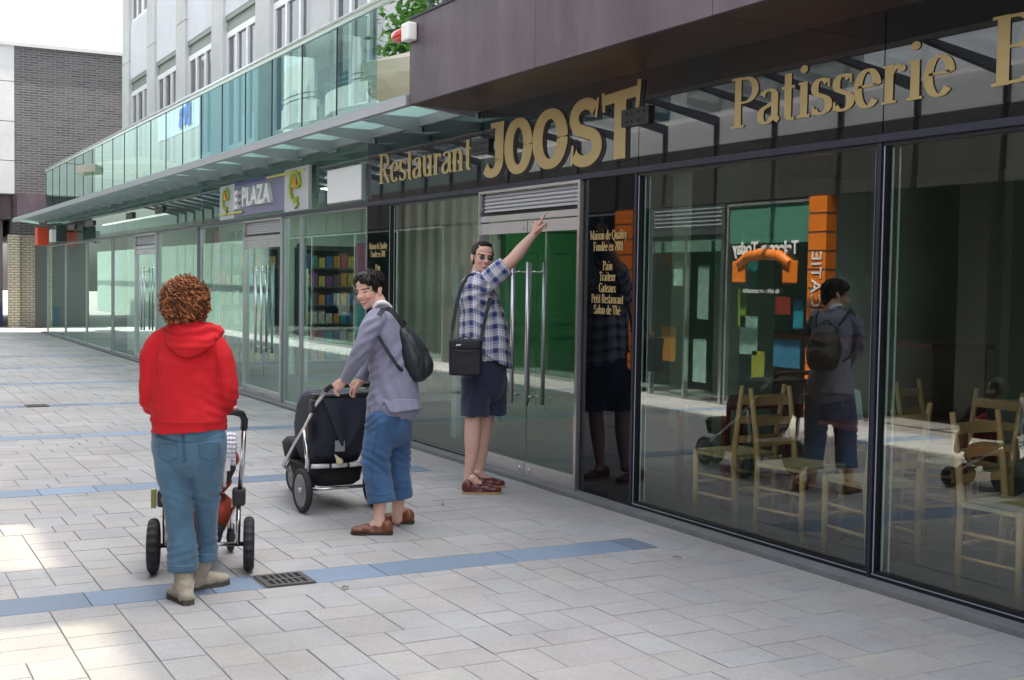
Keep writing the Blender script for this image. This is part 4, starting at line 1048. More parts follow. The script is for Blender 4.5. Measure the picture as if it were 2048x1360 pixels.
# stroller pushed by the woman in red
s1 = empty('stroller', (-3.197, 6.673, .004), 'black and orange stroller with chunky rear tyres in front of the woman in red', 'stroller', rz=R(-17.5))
for x in (-.25, .25): wheel(s1, x, 0, .15, .055, 5, True, PLB)
for x in (-.135, .135): wheel(s1, x, .52, .085, .04, 0, False, PLB)
bm = NB(); tube(bm, [(-.22, 0, .154), (.22, 0, .154)], .012, 10); obj('axle', bm, CHR, s1)
for s in (-1, 1):
    bm = NB(); tube(bm, [(.19*s, .0, .154), (.195*s, .02, .40)], .013, 10); obj('rear_strut', bm, CHR, s1)
    bm = NB(); tube(bm, [(.195*s, .02, .40), (.215*s, -.06, .60), (.225*s, -.16, .80)], .013, 10); obj('side_tube', bm, CHR, s1)
    bm = NB(); tube(bm, [(.19*s, .02, .40), (.14*s, .30, .25), (.135*s, .52, .10)], .012, 10); obj('front_tube', bm, CHR, s1)
    bm = NB(); box(bm, .195*s-.035, .195*s+.035, -.03, .07, .365, .455); obj('hinge', bm, PLB, s1, bevel=.012)
hp_ = [(.225, -.16, .80), (.228, -.19, .85), (.215, -.225, .885), (.17, -.25, .90)]
bm = NB(); tube(bm, hp_+[(-p[0], p[1], p[2]) for p in hp_[::-1]], .019, 12); obj('handle', bm, PLB, s1)
ORF = mat('orange_fabric', (.26, .030, .010), .75, bump=.3, bscale=60, var=.3, vscale=9)
bm = NB(); loftbox(bm, [(.20, .12, .08, .42), (.26, .145, .05, .45), (.34, .15, .06, .43), (.37, .12, .10, .38)], pw=.5); obj('under_basket', bm, ORF, s1)
bm = NB(); loftbox(bm, [(.155, .10, .0, .30), (.24, .12, -.02, .30), (.25, .10, 0, .26)], pw=.5); obj('basket_base', bm, BLK, s1)
bm = NB(); loftbox(bm, [(.44, .13, .10, .48), (.52, .17, .03, .50), (.66, .175, .0, .42), (.72, .16, .02, .30)], pw=.55); obj('seat', bm, mat('dark_red_black', (.03, .012, .016), .8, bump=.3, bscale=90), s1)
bm = NB(); loftbox(bm, [(.415, .12, .10, .40), (.45, .15, .06, .43), (.47, .14, .08, .40)], pw=.55); obj('seat_base', bm, ORF, s1)
bm = NB()
for i in range(8):
    for j in range(8):
        def q(a, b):
            x = .02+.16*a/8; t = b/8; return (x, -.02-.03*math.sin(t*3)+.01*math.sin(a*1.3), .76-.17*t+.02*math.sin(a*.9)*(1 if j else 0)*0)
        f = quad(bm, [q(i, j), q(i+1, j), q(i+1, j+1), q(i, j+1)]); f.smooth = True
o = obj('muslin_cloth', bm, mat('white_cloth', (.68, .68, .78), .8, bump=.4, bscale=25), s1); md = o.modifiers.new('solid', 'SOLIDIFY'); md.thickness = .01
bm = NB(); tube(bm, [(.12, -.02, .47), (.125, -.03, .58)], .010, 8); box(bm, .10, .15, -.05, -.01, .56, .62); obj('clip', bm, mat('white_clip', (.7, .7, .7), .4), s1)
bm = NB(); box(bm, -.262, -.237, -.02, .03, .36, .46, M=None); o = obj('yellow_tag', bm, mat('olive_tag', (.30, .30, .10), .6), s1)

for x, y, a, lab in ((-2.62, 6.02, 20, 'small dry brown leaf just right of the drain grate'), (-1.15, 8.0, 80, 'small dry leaf on the paving near the steel door'), (-.62, 5.9, 130, 'curled leaf on the paving at the end of the blue band')):
    bm = NB(); tl_ = []
    for i in range(7):
        t = i/6; w = .011*math.sin(t*math.pi)+.0005; tl_.append((t*.05-.025, w, .004+.006*math.sin(t*3)))
    for i in range(6):
        a0, a1 = tl_[i], tl_[i+1]; quad(bm, [(a0[0], -a0[1], a0[2]+.003), (a1[0], -a1[1], a1[2]+.003), (a1[0], 0, a1[2]), (a0[0], 0, a0[2])]); quad(bm, [(a0[0], 0, a0[2]), (a1[0], 0, a1[2]), (a1[0], a1[1], a1[2]+.004), (a0[0], a0[1], a0[2]+.004)])
    o = obj('fallen_leaf', bm, mat('dry_leaf', (.14, .07, .03), .8)); o.location = (x, y, .006); o.rotation_euler = (0, 0, R(a)); tag(o, lab, 'leaf')
# ------------------------------------------------------------ people
def PX(px, py, z):
    """the point that a photo pixel shows at depth z metres"""
    d = _f + CR*((px-1024)/CAM_FOC) + CU*((680-py)/CAM_FOC)
    return CAM_POS + d*z
def ell(bm, c, r, M=None, u=14, v=10):
    mm_ = Matrix.Translation(c) @ Matrix.Diagonal((r[0], r[1], r[2], 1))
    if M is not None: mm_ = M @ mm_
    bmesh.ops.create_uvsphere(bm, u_segments=u, v_segments=v, radius=1, matrix=mm_)
def chain(bm, pts, n=16, sub=5, ends=(1, 1)):
    """closed tapered limb through (point, in-plane radius, depth radius) joints; smooth spline between them"""
    P = [(Vector(p[0]), p[1], p[2] if len(p) > 2 else p[1]) for p in pts]
    if len(P) > 2:
        Q = []
        for i in range(len(P)-1):
            p0, p1, p2, p3 = P[max(i-1, 0)], P[i], P[i+1], P[min(i+2, len(P)-1)]
            for k in range(sub):
                t = k/sub
                cr = lambda a, b, c, d: .5*((2*b)+(c-a)*t+(2*a-5*b+4*c-d)*t*t+(3*b-a-3*c+d)*t**3)
                Q.append((Vector([cr(p0[0][j], p1[0][j], p2[0][j], p3[0][j]) for j in range(3)]), cr(p0[1], p1[1], p2[1], p3[1]), cr(p0[2], p1[2], p2[2], p3[2])))
        Q.append(P[-1]); P = Q
    # rounded ends
    def endcap(a, b, rev):
        t = (a[0]-b[0]).normalized(); o = []
        for k in (1, 2, 3):
            an = k*math.pi/8; o.append((a[0]+t*math.sin(an)*min(a[1], a[2])*.8, a[1]*math.cos(an), a[2]*math.cos(an)))
        return o[::-1] if rev else o
    P = (endcap(P[0], P[1], True) if ends[0] else [])+P+(endcap(P[-1], P[-2], False) if ends[1] else [])
    rings = []
    for i, (p, ra, rb) in enumerate(P):
        t = (P[min(i+1, len(P)-1)][0]-P[max(i-1, 0)][0]).normalized()
        a = t.cross(_f)
        if a.length < .25: a = t.cross(CU)
        a.normalize(); b = a.cross(t).normalized()
        rings.append([bm.verts.new(p+a*ra*math.cos(2*math.pi*k/n)+b*rb*math.sin(2*math.pi*k/n)) for k in range(n)])
    for A, B in zip(rings, rings[1:]):
        for k in range(n): bm.faces.new((A[k], A[(k+1) % n], B[(k+1) % n], B[k]))
    bm.faces.new(rings[0][::-1]); bm.faces.new(rings[-1])
def organic(name, bm, vox, it, mats, parent, wr=None, colour=None, fac=.5, smooth=True, matfn=None):
    bmesh.ops.recalc_face_normals(bm, faces=bm.faces[:])
    me = bpy.data.meshes.new(name); bm.to_mesh(me); bm.free()
    o = bpy.data.objects.new(name, me); col.objects.link(o)
    r = o.modifiers.new('r', 'REMESH'); r.mode = 'VOXEL'; r.voxel_size = vox; r.adaptivity = 0
    if it: s = o.modifiers.new('s', 'SMOOTH'); s.factor = fac; s.iterations = it
    dg = bpy.context.evaluated_depsgraph_get(); dg.update()
    m2 = bpy.data.meshes.new_from_object(o.evaluated_get(dg))
    bpy.data.objects.remove(o); bpy.data.meshes.remove(me)
    m2.name = name
    if wr:
        ns = [v.normal.copy() for v in m2.vertices]
        for v, n_ in zip(m2.vertices, ns): v.co = v.co+n_*wr(v.co, n_)
    if colour:
        ca = m2.color_attributes.new('Col', 'FLOAT_COLOR', 'POINT')
        for i, v in enumerate(m2.vertices): ca.data[i].color = (*colour(v.co), 1)
    base = parent.matrix_world.translation if parent else Vector((0, 0, 0))
    bpy.context.view_layer.update()
    m2.transform(parent.matrix_world.inverted() if parent else Matrix())
    m2.materials.clear()
    for q in (mats if isinstance(mats, list) else [mats]): m2.materials.append(q)
    for p in m2.polygons: p.use_smooth = smooth
    ob = bpy.data.objects.new(name, m2); col.objects.link(ob)
    if parent: ob.parent = parent
    return ob
def wpart(name, bm, m_, parent, smooth=False):
    """mesh given in world coordinates, hung under a thing"""
    bpy.context.view_layer.update()
    bmesh.ops.transform(bm, matrix=parent.matrix_world.inverted(), verts=bm.verts[:])
    return obj(name, bm, m_, parent, smooth)
def N3(p, s, o=0): return noise.noise(Vector((p[0]*s[0]+o, p[1]*s[1]+o*1.7, p[2]*s[2]-o)))
def skinmat(name, rough=.5):
    m_ = vcolmat(name, rough, .15, 200, .4, .07, 14)
    b = m_.node_tree.nodes['Principled BSDF']; b.inputs['Subsurface Weight'].default_value = .15; b.inputs['Subsurface Radius'].default_value = (.012, .004, .002)
    return m_
SKIN = skinmat('skin')
def head(bm, M, s=1.0, fem=False):
    e = lambda c, r: ell(bm, Vector(c)*s, Vector(r)*s, M)
    e((0, -.012, .035), (.074, .094, .083)); e((0, .022, -.02), (.062, .070, .085)); e((0, .030, -.072), (.046, .048, .036)); e((0, .060, -.093), (.020, .020, .016))
    e((0, .070, .026), (.048, .020, .012)); e((0, .055, .055), (.05, .035, .035))
    for x in (-1, 1):
        e((.034*x, .062, -.028), (.022, .022, .022)); e((.076*x, -.004, -.012), (.008, .018, .030)); e((.080*x, -.012, .002), (.006, .014, .016))
    e((0, .092, -.006), (.008, .012, .024)); e((0, .104, -.022), (.0115, .015, .012)); e((.011, .096, -.026), (.008, .010, .008)); e((-.011, .096, -.026), (.008, .010, .008))
    e((0, .082, -.050), (.024, .014, .006)); e((0, .081, -.062), (.021, .014, .007))
def headcol(M, s, skin, brow, glasses=False, smile=True):
    Mi = M.inverted()
    def f(co):
        p = (Mi @ co)/s; x, y, z = p
        if abs(x) < .12 and -.12 < z < .14 and y > .03 and abs(y) < .14:
            if abs(x) < .023 and -.0585 < z+.1*x*x*-8 < -.0535 and y > .07 and smile: return (.75, .72, .68)
            if abs(x) < .026-.2*abs(z+.056) and -.069 < z < -.044 and y > .07: return (skin[0]*.78, skin[1]*.42, skin[2]*.42)
            if not glasses and abs(abs(x)-.031) < .011 and abs(z-.003) < .0035: return (.04, .025, .02)
            if abs(abs(x)-.033) < .019 and abs(z-.0215+.0*abs(x)) < .004: return brow
            if abs(abs(x)-.040) < .018 and abs(z+.028) < .016: return (skin[0]*1.02, skin[1]*.82, skin[2]*.78)
        return skin
    return f
def hand(bm, w, d, n, curl, s=1.0, side=1, spread=.06, point=False):
    """w wrist, d finger direction, n palm normal; side +1/-1 picks the thumb side"""
    d = d.normalized(); n = (n-d*n.dot(d)).normalized(); l = d.cross(n)*side
    c1 = lambda pts: chain(bm, pts, 10, 3)
    c1([(w, .026*s, .020*s), (w+d*.04*s, .036*s, .017*s), (w+d*.085*s, .038*s, .014*s)])
    ell(bm, w+d*.05*s, (.034*s, .034*s, .034*s), None) if False else None
    for k in range(4):
        base = w+d*.082*s+l*(.030-.020*k)*s
        L = (.072, .080, .074, .058)[k]*s; r = (.0088, .0090, .0086, .0078)[k]*s
        cu_ = curl[k]; dd = (d+l*(spread*(1.5-k))).normalized(); p = base; pts = [(p-dd*.012, r*1.1)]
        a = 0
        for seg, q in enumerate((.45, .30, .25)):
            a += cu_*(.9, 1.1, .8)[seg]
            v = dd*math.cos(a)+n*math.sin(a); p = p+v*L*q; pts.append((p, r*(.98, .9, .75)[seg]))
        c1(pts)
    tb = w+d*.022*s+l*.026*s
    t1 = tb+(d*.55+l*.75+n*.25).normalized()*.042*s; t2 = t1+(d*.85+l*.35*(1-curl[4])+n*(.2+curl[4])).normalized()*.032*s; t3 = t2+(d*.9+l*(.1-curl[4]*.5)+n*(.1+curl[4])).normalized()*.024*s
    c1([(tb-d*.01*s, .015*s), (t1, .012*s), (t2, .010*s), (t3, .008*s)])
def hframe(c, fwd, up=Vector((0, 0, 1))):
    y = fwd.normalized(); x = y.cross(up).normalized(); z = x.cross(y)
    m_ = Matrix((x, y, z)).transposed().to_4x4(); m_.translation = c
    return m_
def clothmat(name, c, rough=.85, bump=.25, bs=220, var=.12, vs=3, sheen=.2):
    m_ = mat(name, c, rough, bump=bump, bscale=bs, var=var, vscale=vs); m_.node_tree.nodes['Principled BSDF'].inputs['Sheen Weight'].default_value = sheen; return m_
IM_R, IM_U = CR.copy(), CU.copy()      # photo right / up as world directions
LEATH = mat('brown_leather', (.17, .055, .022), .38, bump=.15, bscale=50, var=.25, vscale=14)
LEATH2 = mat('oxblood_leather', (.105, .022, .018), .33, bump=.15, bscale=50, var=.25, vscale=14)
SOLE = mat('dark_sole', (.03, .022, .02), .7); SOLEP = mat('tan_sole', (.38, .26, .13), .7)
def shoe(parent, heel, toe, w, h, m_, sm, name='shoe', ankle=.0):
    """low shoe between two ground points"""
    t = (toe-heel); L = t.length; t.normalize(); s_ = Vector((0, 0, 1)).cross(t).normalized()
    M = Matrix((t, s_, Vector((0, 0, 1)))).transposed().to_4x4(); M.translation = Vector((heel.x, heel.y, .006))
    bm = NB(); e = lambda c, r: ell(bm, Vector(c), Vector(r), M, 16, 12)
    e((.15*L, 0, h*.48), (.165*L, w*.42, h*.56)); e((.36*L, 0, h*.42), (.22*L, w*.40, h*.44)); e((.62*L, 0, h*.36), (.24*L, w*.46, h*.35)); e((.80*L, 0, h*.30), (.205*L, w*.48, h*.27))
    e((.5*L, 0, .02), (.50*L, w*.44, .017))
    sh = organic(name, bm, .006, 5, m_, parent)
    bm = NB()
    pr = [(.0, .30), (.10, .41), (.30, .38), (.5, .42), (.72, .51), (.88, .44), (.97, .28), (1.01, .0)]
    pts = [(a*L, b*w) for a, b in pr]+[(a*L, -b*w) for a, b in pr[::-1][1:]]
    lo = [bm.verts.new(M @ Vector((a, b, -.004))) for a, b in pts]; hi = [bm.verts.new(M @ Vector((a, b, .016))) for a, b in pts]
    bm.faces.new(lo[::-1]); bm.faces.new(hi)
    for k in range(len(pts)): bm.faces.new((lo[k], lo[(k+1) % len(pts)], hi[(k+1) % len(pts)], hi[k]))
    bpy.context.view_layer.update(); bmesh.ops.transform(bm, matrix=parent.matrix_world.inverted(), verts=bm.verts[:])
    obj('sole', bm, sm, sh)
    return sh

# ============ woman in the red hooded sweater, seen from behind ============
D = 6.15; S = 2500/D
w1 = empty('person', (-3.34, 6.14, 0), 'curly red haired person in a bright red hooded sweater and blue jeans pushing a stroller', 'person')
bpy.context.view_layer.update()
P = lambda x, y, dz=0.0: PX(x, y, D+dz)
fw = Vector((.30, .954, 0)).normalized()
HM = hframe(P(371, 612), (fw+Vector((.0, 0, -.10))))
sk = (.62, .38, .29)
bm = NB(); head(bm, HM, 1.0)
r = lambda px: px/S
chain(bm, [(P(371, 630), .05, .05), (P(371, 668), .055, .055)])
chain(bm, [(P(371, 680), r(40), .06), (P(372, 760), r(46), .08), (P(376, 860), r(50), .09), (P(378, 900), r(48), .09)])
for (sx, ex, wx) in ((308, 292, 330), (437, 466, 450)):
    chain(bm, [(P(sx, 692), .036), (P(ex, 780, .02), .030), (P(wx, 818, .30), .026)])
chain(bm, [(P(347, 890), .07), (P(353, 1000, .02), .048), (P(362, 1060, .0), .036), (P(366, 1125, .0), .028)])
chain(bm, [(P(410, 890), .07), (P(411, 1000, .08), .048), (P(411, 1060, .14), .034), (P(413, 1105, .19), .028)])
hl, hr = P(345, 815, .42), P(438, 812, .42)
for h_, s_ in ((P(330, 818, .30), 1), (P(450, 818, .30), -1)):
    hand(bm, h_, fw+Vector((0, 0, .25)), Vector((0, 0, -1)), [.75, .8, .8, .8, .5], .92, s_)
organic('body', bm, .006, 2, SKIN, w1, None, lambda c: sk)
# jeans
DEN = clothmat('denim_teal', (.055, .125, .195), .85, .35, 260, .28, 6)
bm = NB()
chain(bm, [(P(378, 845), r(72), .12), (P(378, 880), r(75), .135), (P(380, 915), r(66), .125)], 24)
chain(bm, [(P(344, 880), r(41), .12), (P(347, 930), r(37), .105), (P(353, 990), r(30), .08), (P(361, 1050), r(27), .07), (P(365, 1100), r(30), .08), (P(366, 1141), r(31), .09)], 22, 5, (1, 0))
chain(bm, [(P(415, 880), r(39), .12), (P(414, 930, .02), r(36), .105), (P(413, 990, .08), r(28), .08), (P(413, 1050, .13), r(22), .065), (P(414, 1090, .17), r(22), .075), (P(413, 1119, .18), r(22), .085)], 22, 5, (1, 0))
def wj(c, n_):
    z = c.z; x = (c-P(380, 900)).dot(IM_R)
    a = .0035*N3(c, (9, 9, 22), 1)+.0015*N3(c, (22, 22, 50), 5)
    a += .0045*math.sin(z*130+60*x+5*N3(c, (6, 6, 6), 3))*math.exp(-((z-.52)/.05)**2)
    a += .003*math.sin(z*150-40*x+5*N3(c, (6, 6, 6), 7))*math.exp(-((z-.26)/.05)**2)
    a -= .010*math.exp(-((z-.80-.25*abs(x))/.010)**2)*(1 if abs(x) < .14 else .4)
    a -= .020*math.exp(-((x+.0)/.009)**2)*(1 if z > .70 else 0)
    return a
jn1 = organic('jeans', bm, .008, 4, DEN, w1, wj)
# sweater
RED = clothmat('red_fleece', (.50, .004, .010), .9, .35, 300, .10, 4, .0)
bm = NB()
chain(bm, [(P(370, 668), r(42), .07), (P(370, 690), r(66), .10), (P(371, 730), r(72), .125), (P(374, 790), r(73), .135), (P(378, 840), r(76), .150), (P(379, 864), r(76), .158)], 28, 5, (1, 0))
chain(bm, [(P(328, 682), .065, .07), (P(309, 708), .066, .072), (P(302, 750), .054, .066), (P(301, 795, .02), .052, .062), (P(314, 815, .18), .048, .05), (P(328, 817, .27), .045, .045)], 20)
chain(bm, [(P(415, 682), .065, .07), (P(436, 708), .066, .072), (P(453, 750), .053, .066), (P(455, 795, .02), .050, .062), (P(448, 812, .16), .048, .05), (P(449, 815, .26), .043, .043)], 20)
def wrd(c, n_):
    q = c-P(374, 760); x = q.dot(IM_R); z = c.z
    a = .006*N3(c, (6, 6, 14), 2)+.0025*N3(c, (18, 18, 26), 7)
    a += .004*math.sin(z*95+x*50+5*N3(c, (6, 6, 6), 1))*math.exp(-((z-.95)/.09)**2)*(1 if abs(x) > .12 else .15)
    # ribbed waistband pulls in a little
    if z < .89 and abs(x) < .2: a += -.006 if z > .845 else -.002
    # folds running from the armpits
    a += .005*math.sin((abs(x)*1.0+z*.5)*90)*math.exp(-((abs(x)-.13)/.035)**2)*math.exp(-((z-1.15)/.14)**2)
    return a
sw1 = organic('sweater', bm, .008, 6, RED, w1, wrd)
bm = NB()   # hood lying on the back
H = lambda x, y, dz: P(x, y, dz)
chain(bm, [(H(333, 668, .03), .022, .03), (H(345, 682, -.08), .036, .03), (H(372, 697, -.125), .042, .03), (H(410, 686, -.10), .036, .03), (H(440, 664, .02), .022, .03)], 14)
chain(bm, [(H(336, 660, .03), .024, .03), (H(352, 662, -.075), .040, .03), (H(374, 672, -.11), .050, .03), (H(405, 667, -.08), .040, .03), (H(436, 658, .02), .024, .03)], 14)
chain(bm, [(H(332, 660, .06), .020, .03), (H(350, 650, -.04), .026, .03), (H(372, 652, -.07), .028, .03), (H(400, 652, -.05), .026, .03), (H(428, 655, .05), .020, .03)], 14)
organic('hood', bm, .007, 5, RED, w1, lambda c, n_: .005*N3(c, (12, 12, 20), 3)+.003*math.sin(c.z*160+N3(c, (10, 10, 10))*4))
# curls
HAIR1 = mat('auburn_hair', (.075, .024, .010), .5, var=.6, vscale=28, spec=.3)
bm = NB(); rnd = random.Random(5)
hc = HM @ Vector((0, -.025, .018)); ax, az = 47.0/S, 49.0/S
cv = NB(); ell(cv, hc, (.100, .115, .110), None, 20, 14)
for i in range(34):
    th, ph = rnd.uniform(0, 6.28), rnd.uniform(-.9, 1.4)
    v = Vector((math.cos(th)*math.cos(ph), math.sin(th)*math.cos(ph), math.sin(ph))); ell(cv, hc+Vector((v.x*.094, v.y*.102, v.z*.100)), (.030, .030, .026), None, 8, 6)
hairm = organic('hair', cv, .006, 1, HAIR1, w1, lambda c, n_: .010*N3(c, (55, 55, 55), 4)+.004*N3(c, (120, 120, 120), 9))
cb2 = NB()
for i in range(1500):
    th, ph = rnd.uniform(0, 6.28), math.asin(rnd.uniform(-.80, 1))
    v = Vector((math.cos(th)*math.cos(ph), math.sin(th)*math.cos(ph), math.sin(ph)))
    c0 = hc+Vector((v.x*.106, v.y*.120, v.z*.116+.002)); rr = rnd.uniform(.005, .013); c0 += v*(.010*N3(v, (2.5, 2.5, 2.5), 3)+rnd.uniform(-.004, .006)); t0 = rnd.uniform(0, 6.28); L = rnd.uniform(.03, .065)
    dn = (Vector((rnd.uniform(-.5, .5), rnd.uniform(-.5, .5), -1))-v*v.dot(Vector((0, 0, -1)))*.8).normalized()
    s1_ = dn.cross(v).normalized(); turns = rnd.uniform(1.0, 1.8); K = 9
    tube(bm if rnd.random() < .5 else cb2, [c0+dn*L*(k/K-.3)+(s1_*math.cos(t0+turns*6.28*k/K)+v*math.sin(t0+turns*6.28*k/K))*rr for k in range(K+1)], [.0018]+[.0028]*(K-1)+[.0008], 4, caps=False)
wpart('light_curls', cb2, mat('copper_curl', (.36, .13, .045), .45, var=.5, vscale=22, spec=.35), w1, True)
wpart('curls', bm, mat('auburn_curl', (.10, .030, .012), .45, var=.65, vscale=22, spec=.35), w1, True)
# boots
SU = clothmat('sand_suede', (.36, .31, .24), .9, .4, 120, .2, 12); RUBB = mat('boot_sole', (.07, .055, .04), .7)
def boot(ax_, ay, top_, toe, hgt):
    a = Vector((ax_, ay, 0)); t = toe.normalized(); bm = NB()
    tp_ = Vector(top_)-Vector((0, 0, top_.z)); chain(bm, [(tp_+Vector((0, 0, hgt)), .046, .05), (tp_.lerp(a, .4)+Vector((0, 0, hgt*.62)), .047, .051), (a+Vector((0, 0, .09)), .046, .05), (a+Vector((0, 0, .055)), .043, .05)], 16)
    M = Matrix((t, Vector((0, 0, 1)).cross(t), Vector((0, 0, 1)))).transposed().to_4x4(); M.translation = a
    ell(bm, Vector((-.015, 0, .045)), Vector((.055, .040, .045)), M); ell(bm, Vector((.06, 0, .048)), Vector((.08, .042, .036)), M); ell(bm, Vector((.12, 0, .040)), Vector((.065, .046, .028)), M)
    b = organic('boot', bm, .007, 3, SU, w1, lambda c, n_: .003*math.sin(c.z*150+7*N3(c, (14, 14, 14), 2))*(1 if c.z > .10 else .2)+.002*N3(c, (40, 40, 40)))
    bm = NB(); pts = [(-.072, .0), (-.06, .028), (-.02, .034), (.05, .034), (.12, .048), (.17, .030), (.188, 0), (.17, -.03), (.12, -.048), (.05, -.034), (-.02, -.034), (-.06, -.028)]
    lo = [bm.verts.new(M @ Vector((x, y, .006))) for x, y in pts]; hi = [bm.verts.new(M @ Vector((x, y, .032 if x < 0 else .026))) for x, y in pts]
    bm.faces.new(lo[::-1]); bm.faces.new(hi)
    for k in range(len(pts)): bm.faces.new((lo[k], lo[(k+1) % 12], hi[(k+1) % 12], hi[k]))
    bpy.context.view_layer.update(); bmesh.ops.transform(bm, matrix=w1.matrix_world.inverted(), verts=bm.verts[:]); obj('sole', bm, RUBB, b)
boot(-3.428, 6.085, P(366, 1138, 0), Vector((-.12, 1, 0)), .215)
boot(-3.300, 6.33, P(413, 1119, .18), Vector((.95, .30, 0)), .245)

# ============ child in the stroller ============
ch = empty('person', (-3.17, 6.78, .5), 'small child with dark hair in a maroon jacket sitting in the black and orange stroller', 'person')
bpy.context.view_layer.update()
cm_ = Matrix.Translation((-3.12, 6.88, 0)) @ Matrix.Rotation(R(-17.5), 4, 'Z')
bm = NB(); hm2 = cm_ @ Matrix.Translation((0, 0, .80)); head(bm, hm2, .80)
chain(bm, [(cm_ @ Vector((0, 0, .72)), .035), (cm_ @ Vector((0, 0, .62)), .06), (cm_ @ Vector((0, .02, .52)), .08)])
for s in (-1, 1):
    chain(bm, [(cm_ @ Vector((.05*s, .02, .52)), .05), (cm_ @ Vector((.06*s, .18, .50)), .045), (cm_ @ Vector((.06*s, .26, .40)), .035), (cm_ @ Vector((.06*s, .28, .30)), .03)])
    hand(bm, cm_ @ Vector((.07*s, .14, .57)), (cm_.to_3x3() @ Vector((-.3*s, 1, -.1))), Vector((0, 0, -1)), [.5, .5, .5, .5, .3], .5, s)
organic('body', bm, .006, 2, SKIN, ch, None, headcol(hm2, .8, (.48, .28, .20), (.03, .02, .015)))
bm = NB(); chain(bm, [(cm_ @ Vector((0, 0, .705)), .05), (cm_ @ Vector((0, 0, .66)), .11, .08), (cm_ @ Vector((0, .02, .50)), .12, .10)])
for s in (-1, 1): chain(bm, [(cm_ @ Vector((.09*s, 0, .66)), .045), (cm_ @ Vector((.14*s, .05, .58)), .042), (cm_ @ Vector((.08*s, .14, .57)), .036)])
organic('jacket', bm, .008, 5, clothmat('maroon_jacket', (.30, .02, .02)), ch)
bm = NB(); ell(bm, hm2 @ Vector((0, -.014, .034)), (.068, .080, .076)); organic('hair', bm, .006, 2, mat('dark_hair', (.018, .012, .010), .45), ch, lambda c, n_: .006*N3(c, (50, 50, 50)))

# ============ short haired woman in the lilac top ============
D = 7.95; S = 2500/D; r = lambda px: px/S
w2 = empty('person', (-1.83, 7.37, 0), 'smiling person with short dark hair, lilac grey top and cropped jeans behind the navy stroller', 'person')
bpy.context.view_layer.update()
P = lambda x, y, dz=0.0: PX(x, y, D+dz)
tc_ = (-CAM_POS.normalized() if False else (CAM_POS-P(743, 580))).normalized()
fwd2 = (-IM_R*.72+tc_*.86+Vector((0, 0, -.20)))
HM = hframe(P(740, 581), fwd2, (Vector((0, 0, 1))-IM_R*.10))
sk2 = (.64, .39, .30)
bm = NB(); head(bm, HM, 1.02)
chain(bm, [(P(752, 596), .050), (P(764, 622), .052), (P(766, 640), .06)])
chain(bm, [(P(768, 645), r(18), .10), (P(780, 700), r(24), .10), (P(785, 780), r(26), .10), (P(783, 825), r(26), .10)])
# arms: near (left) arm and far arm, both down to the handle
chain(bm, [(P(748, 645, -.14), .034), (P(719, 703, -.14), .030), (P(690, 760, -.02), .025)])
chain(bm, [(P(758, 645, .16), .034), (P(742, 705, .18), .030), (P(722, 762, .12), .025)])
hd = P(676, 774, -.02)-P(690, 758, -.02)
hand(bm, P(690, 760, -.02), Vector((-.55, .35, -.55)), Vector((0, .3, -1)), [.65, .7, .7, .75, .5], .92, -1)
hand(bm, P(722, 762, .12), Vector((-.45, .5, -.5)), Vector((0, .3, -1)), [.65, .7, .7, .75, .5], .92, 1)
chain(bm, [(P(768, 845, -.06), .06), (P(753, 915, -.08), .048), (P(760, 985, -.10), .045), (P(758, 1030, -.11), .036), (P(757, 1050, -.12), .034)])
chain(bm, [(P(792, 845, .08), .06), (P(794, 915, .12), .048), (P(797, 985, .14), .045), (P(795, 1020, .15), .036), (P(794, 1040, .16), .034)])
# feet
fA, fB = Vector((-1.93, 7.235, 0)), Vector((-1.665, 7.51, 0))
tA = (-IM_R*1.0-_f*.05); tA.z = 0; tA.normalize()
for f_ in (fA, fB): chain(bm, [(f_+Vector((0, 0, .10)), .031), (f_+tA*.05+Vector((0, 0, .06)), .030, .03)])
organic('body', bm, .0045, 2, SKIN, w2, None, headcol(HM, 1.02, sk2, (.04, .022, .015)))
def shoe_at(par, f_, t_, L, m_, sm, w=.100, h=.095): 
    return shoe(par, f_-t_*.075, f_+t_*(L-.075), w, h, m_, sm)
shoe_at(w2, fA, tA, .262, LEATH, SOLE); tB = (tA+_f*.12); tB.z = 0; tB.normalize(); shoe_at(w2, fB, tB, .255, LEATH, SOLE)
# jeans
DEN2 = clothmat('denim_blue', (.036, .095, .205), .85, .35, 260, .35, 7)
bm = NB()
chain(bm, [(P(783, 785), r(38), .135), (P(781, 830), r(45), .16), (P(779, 862), r(43), .15)], 24)
chain(bm, [(P(766, 840, -.07), r(34), .11), (P(755, 890, -.08), r(30), .095), (P(752, 930, -.08), r(29), .085), (P(758, 970, -.09), r(28), .082), (P(763, 1006, -.10), r(29), .088)], 22, 5, (1, 0))
chain(bm, [(P(795, 840, .09), r(32), .11), (P(795, 890, .11), r(28), .09), (P(796, 930, .12), r(25), .085), (P(800, 965, .13), r(23), .082), (P(803, 995, .14), r(24), .088)], 22, 5, (1, 0))
def wj2(c, n_):
    z = c.z; x = (c-P(780, 900)).dot(IM_R); a = .005*N3(c, (9, 9, 18), 3)+.0025*N3(c, (20, 20, 45), 5)
    a += .0055*math.sin(z*105+50*x+6*N3(c, (7, 7, 7), 3))*math.exp(-((z-.47)/.07)**2)
    a += .004*math.sin(z*90-60*x+6*N3(c, (7, 7, 7), 9))*math.exp(-((z-.72)/.08)**2)
    return a
jn2 = organic('jeans', bm, .008, 4, DEN2, w2, wj2)
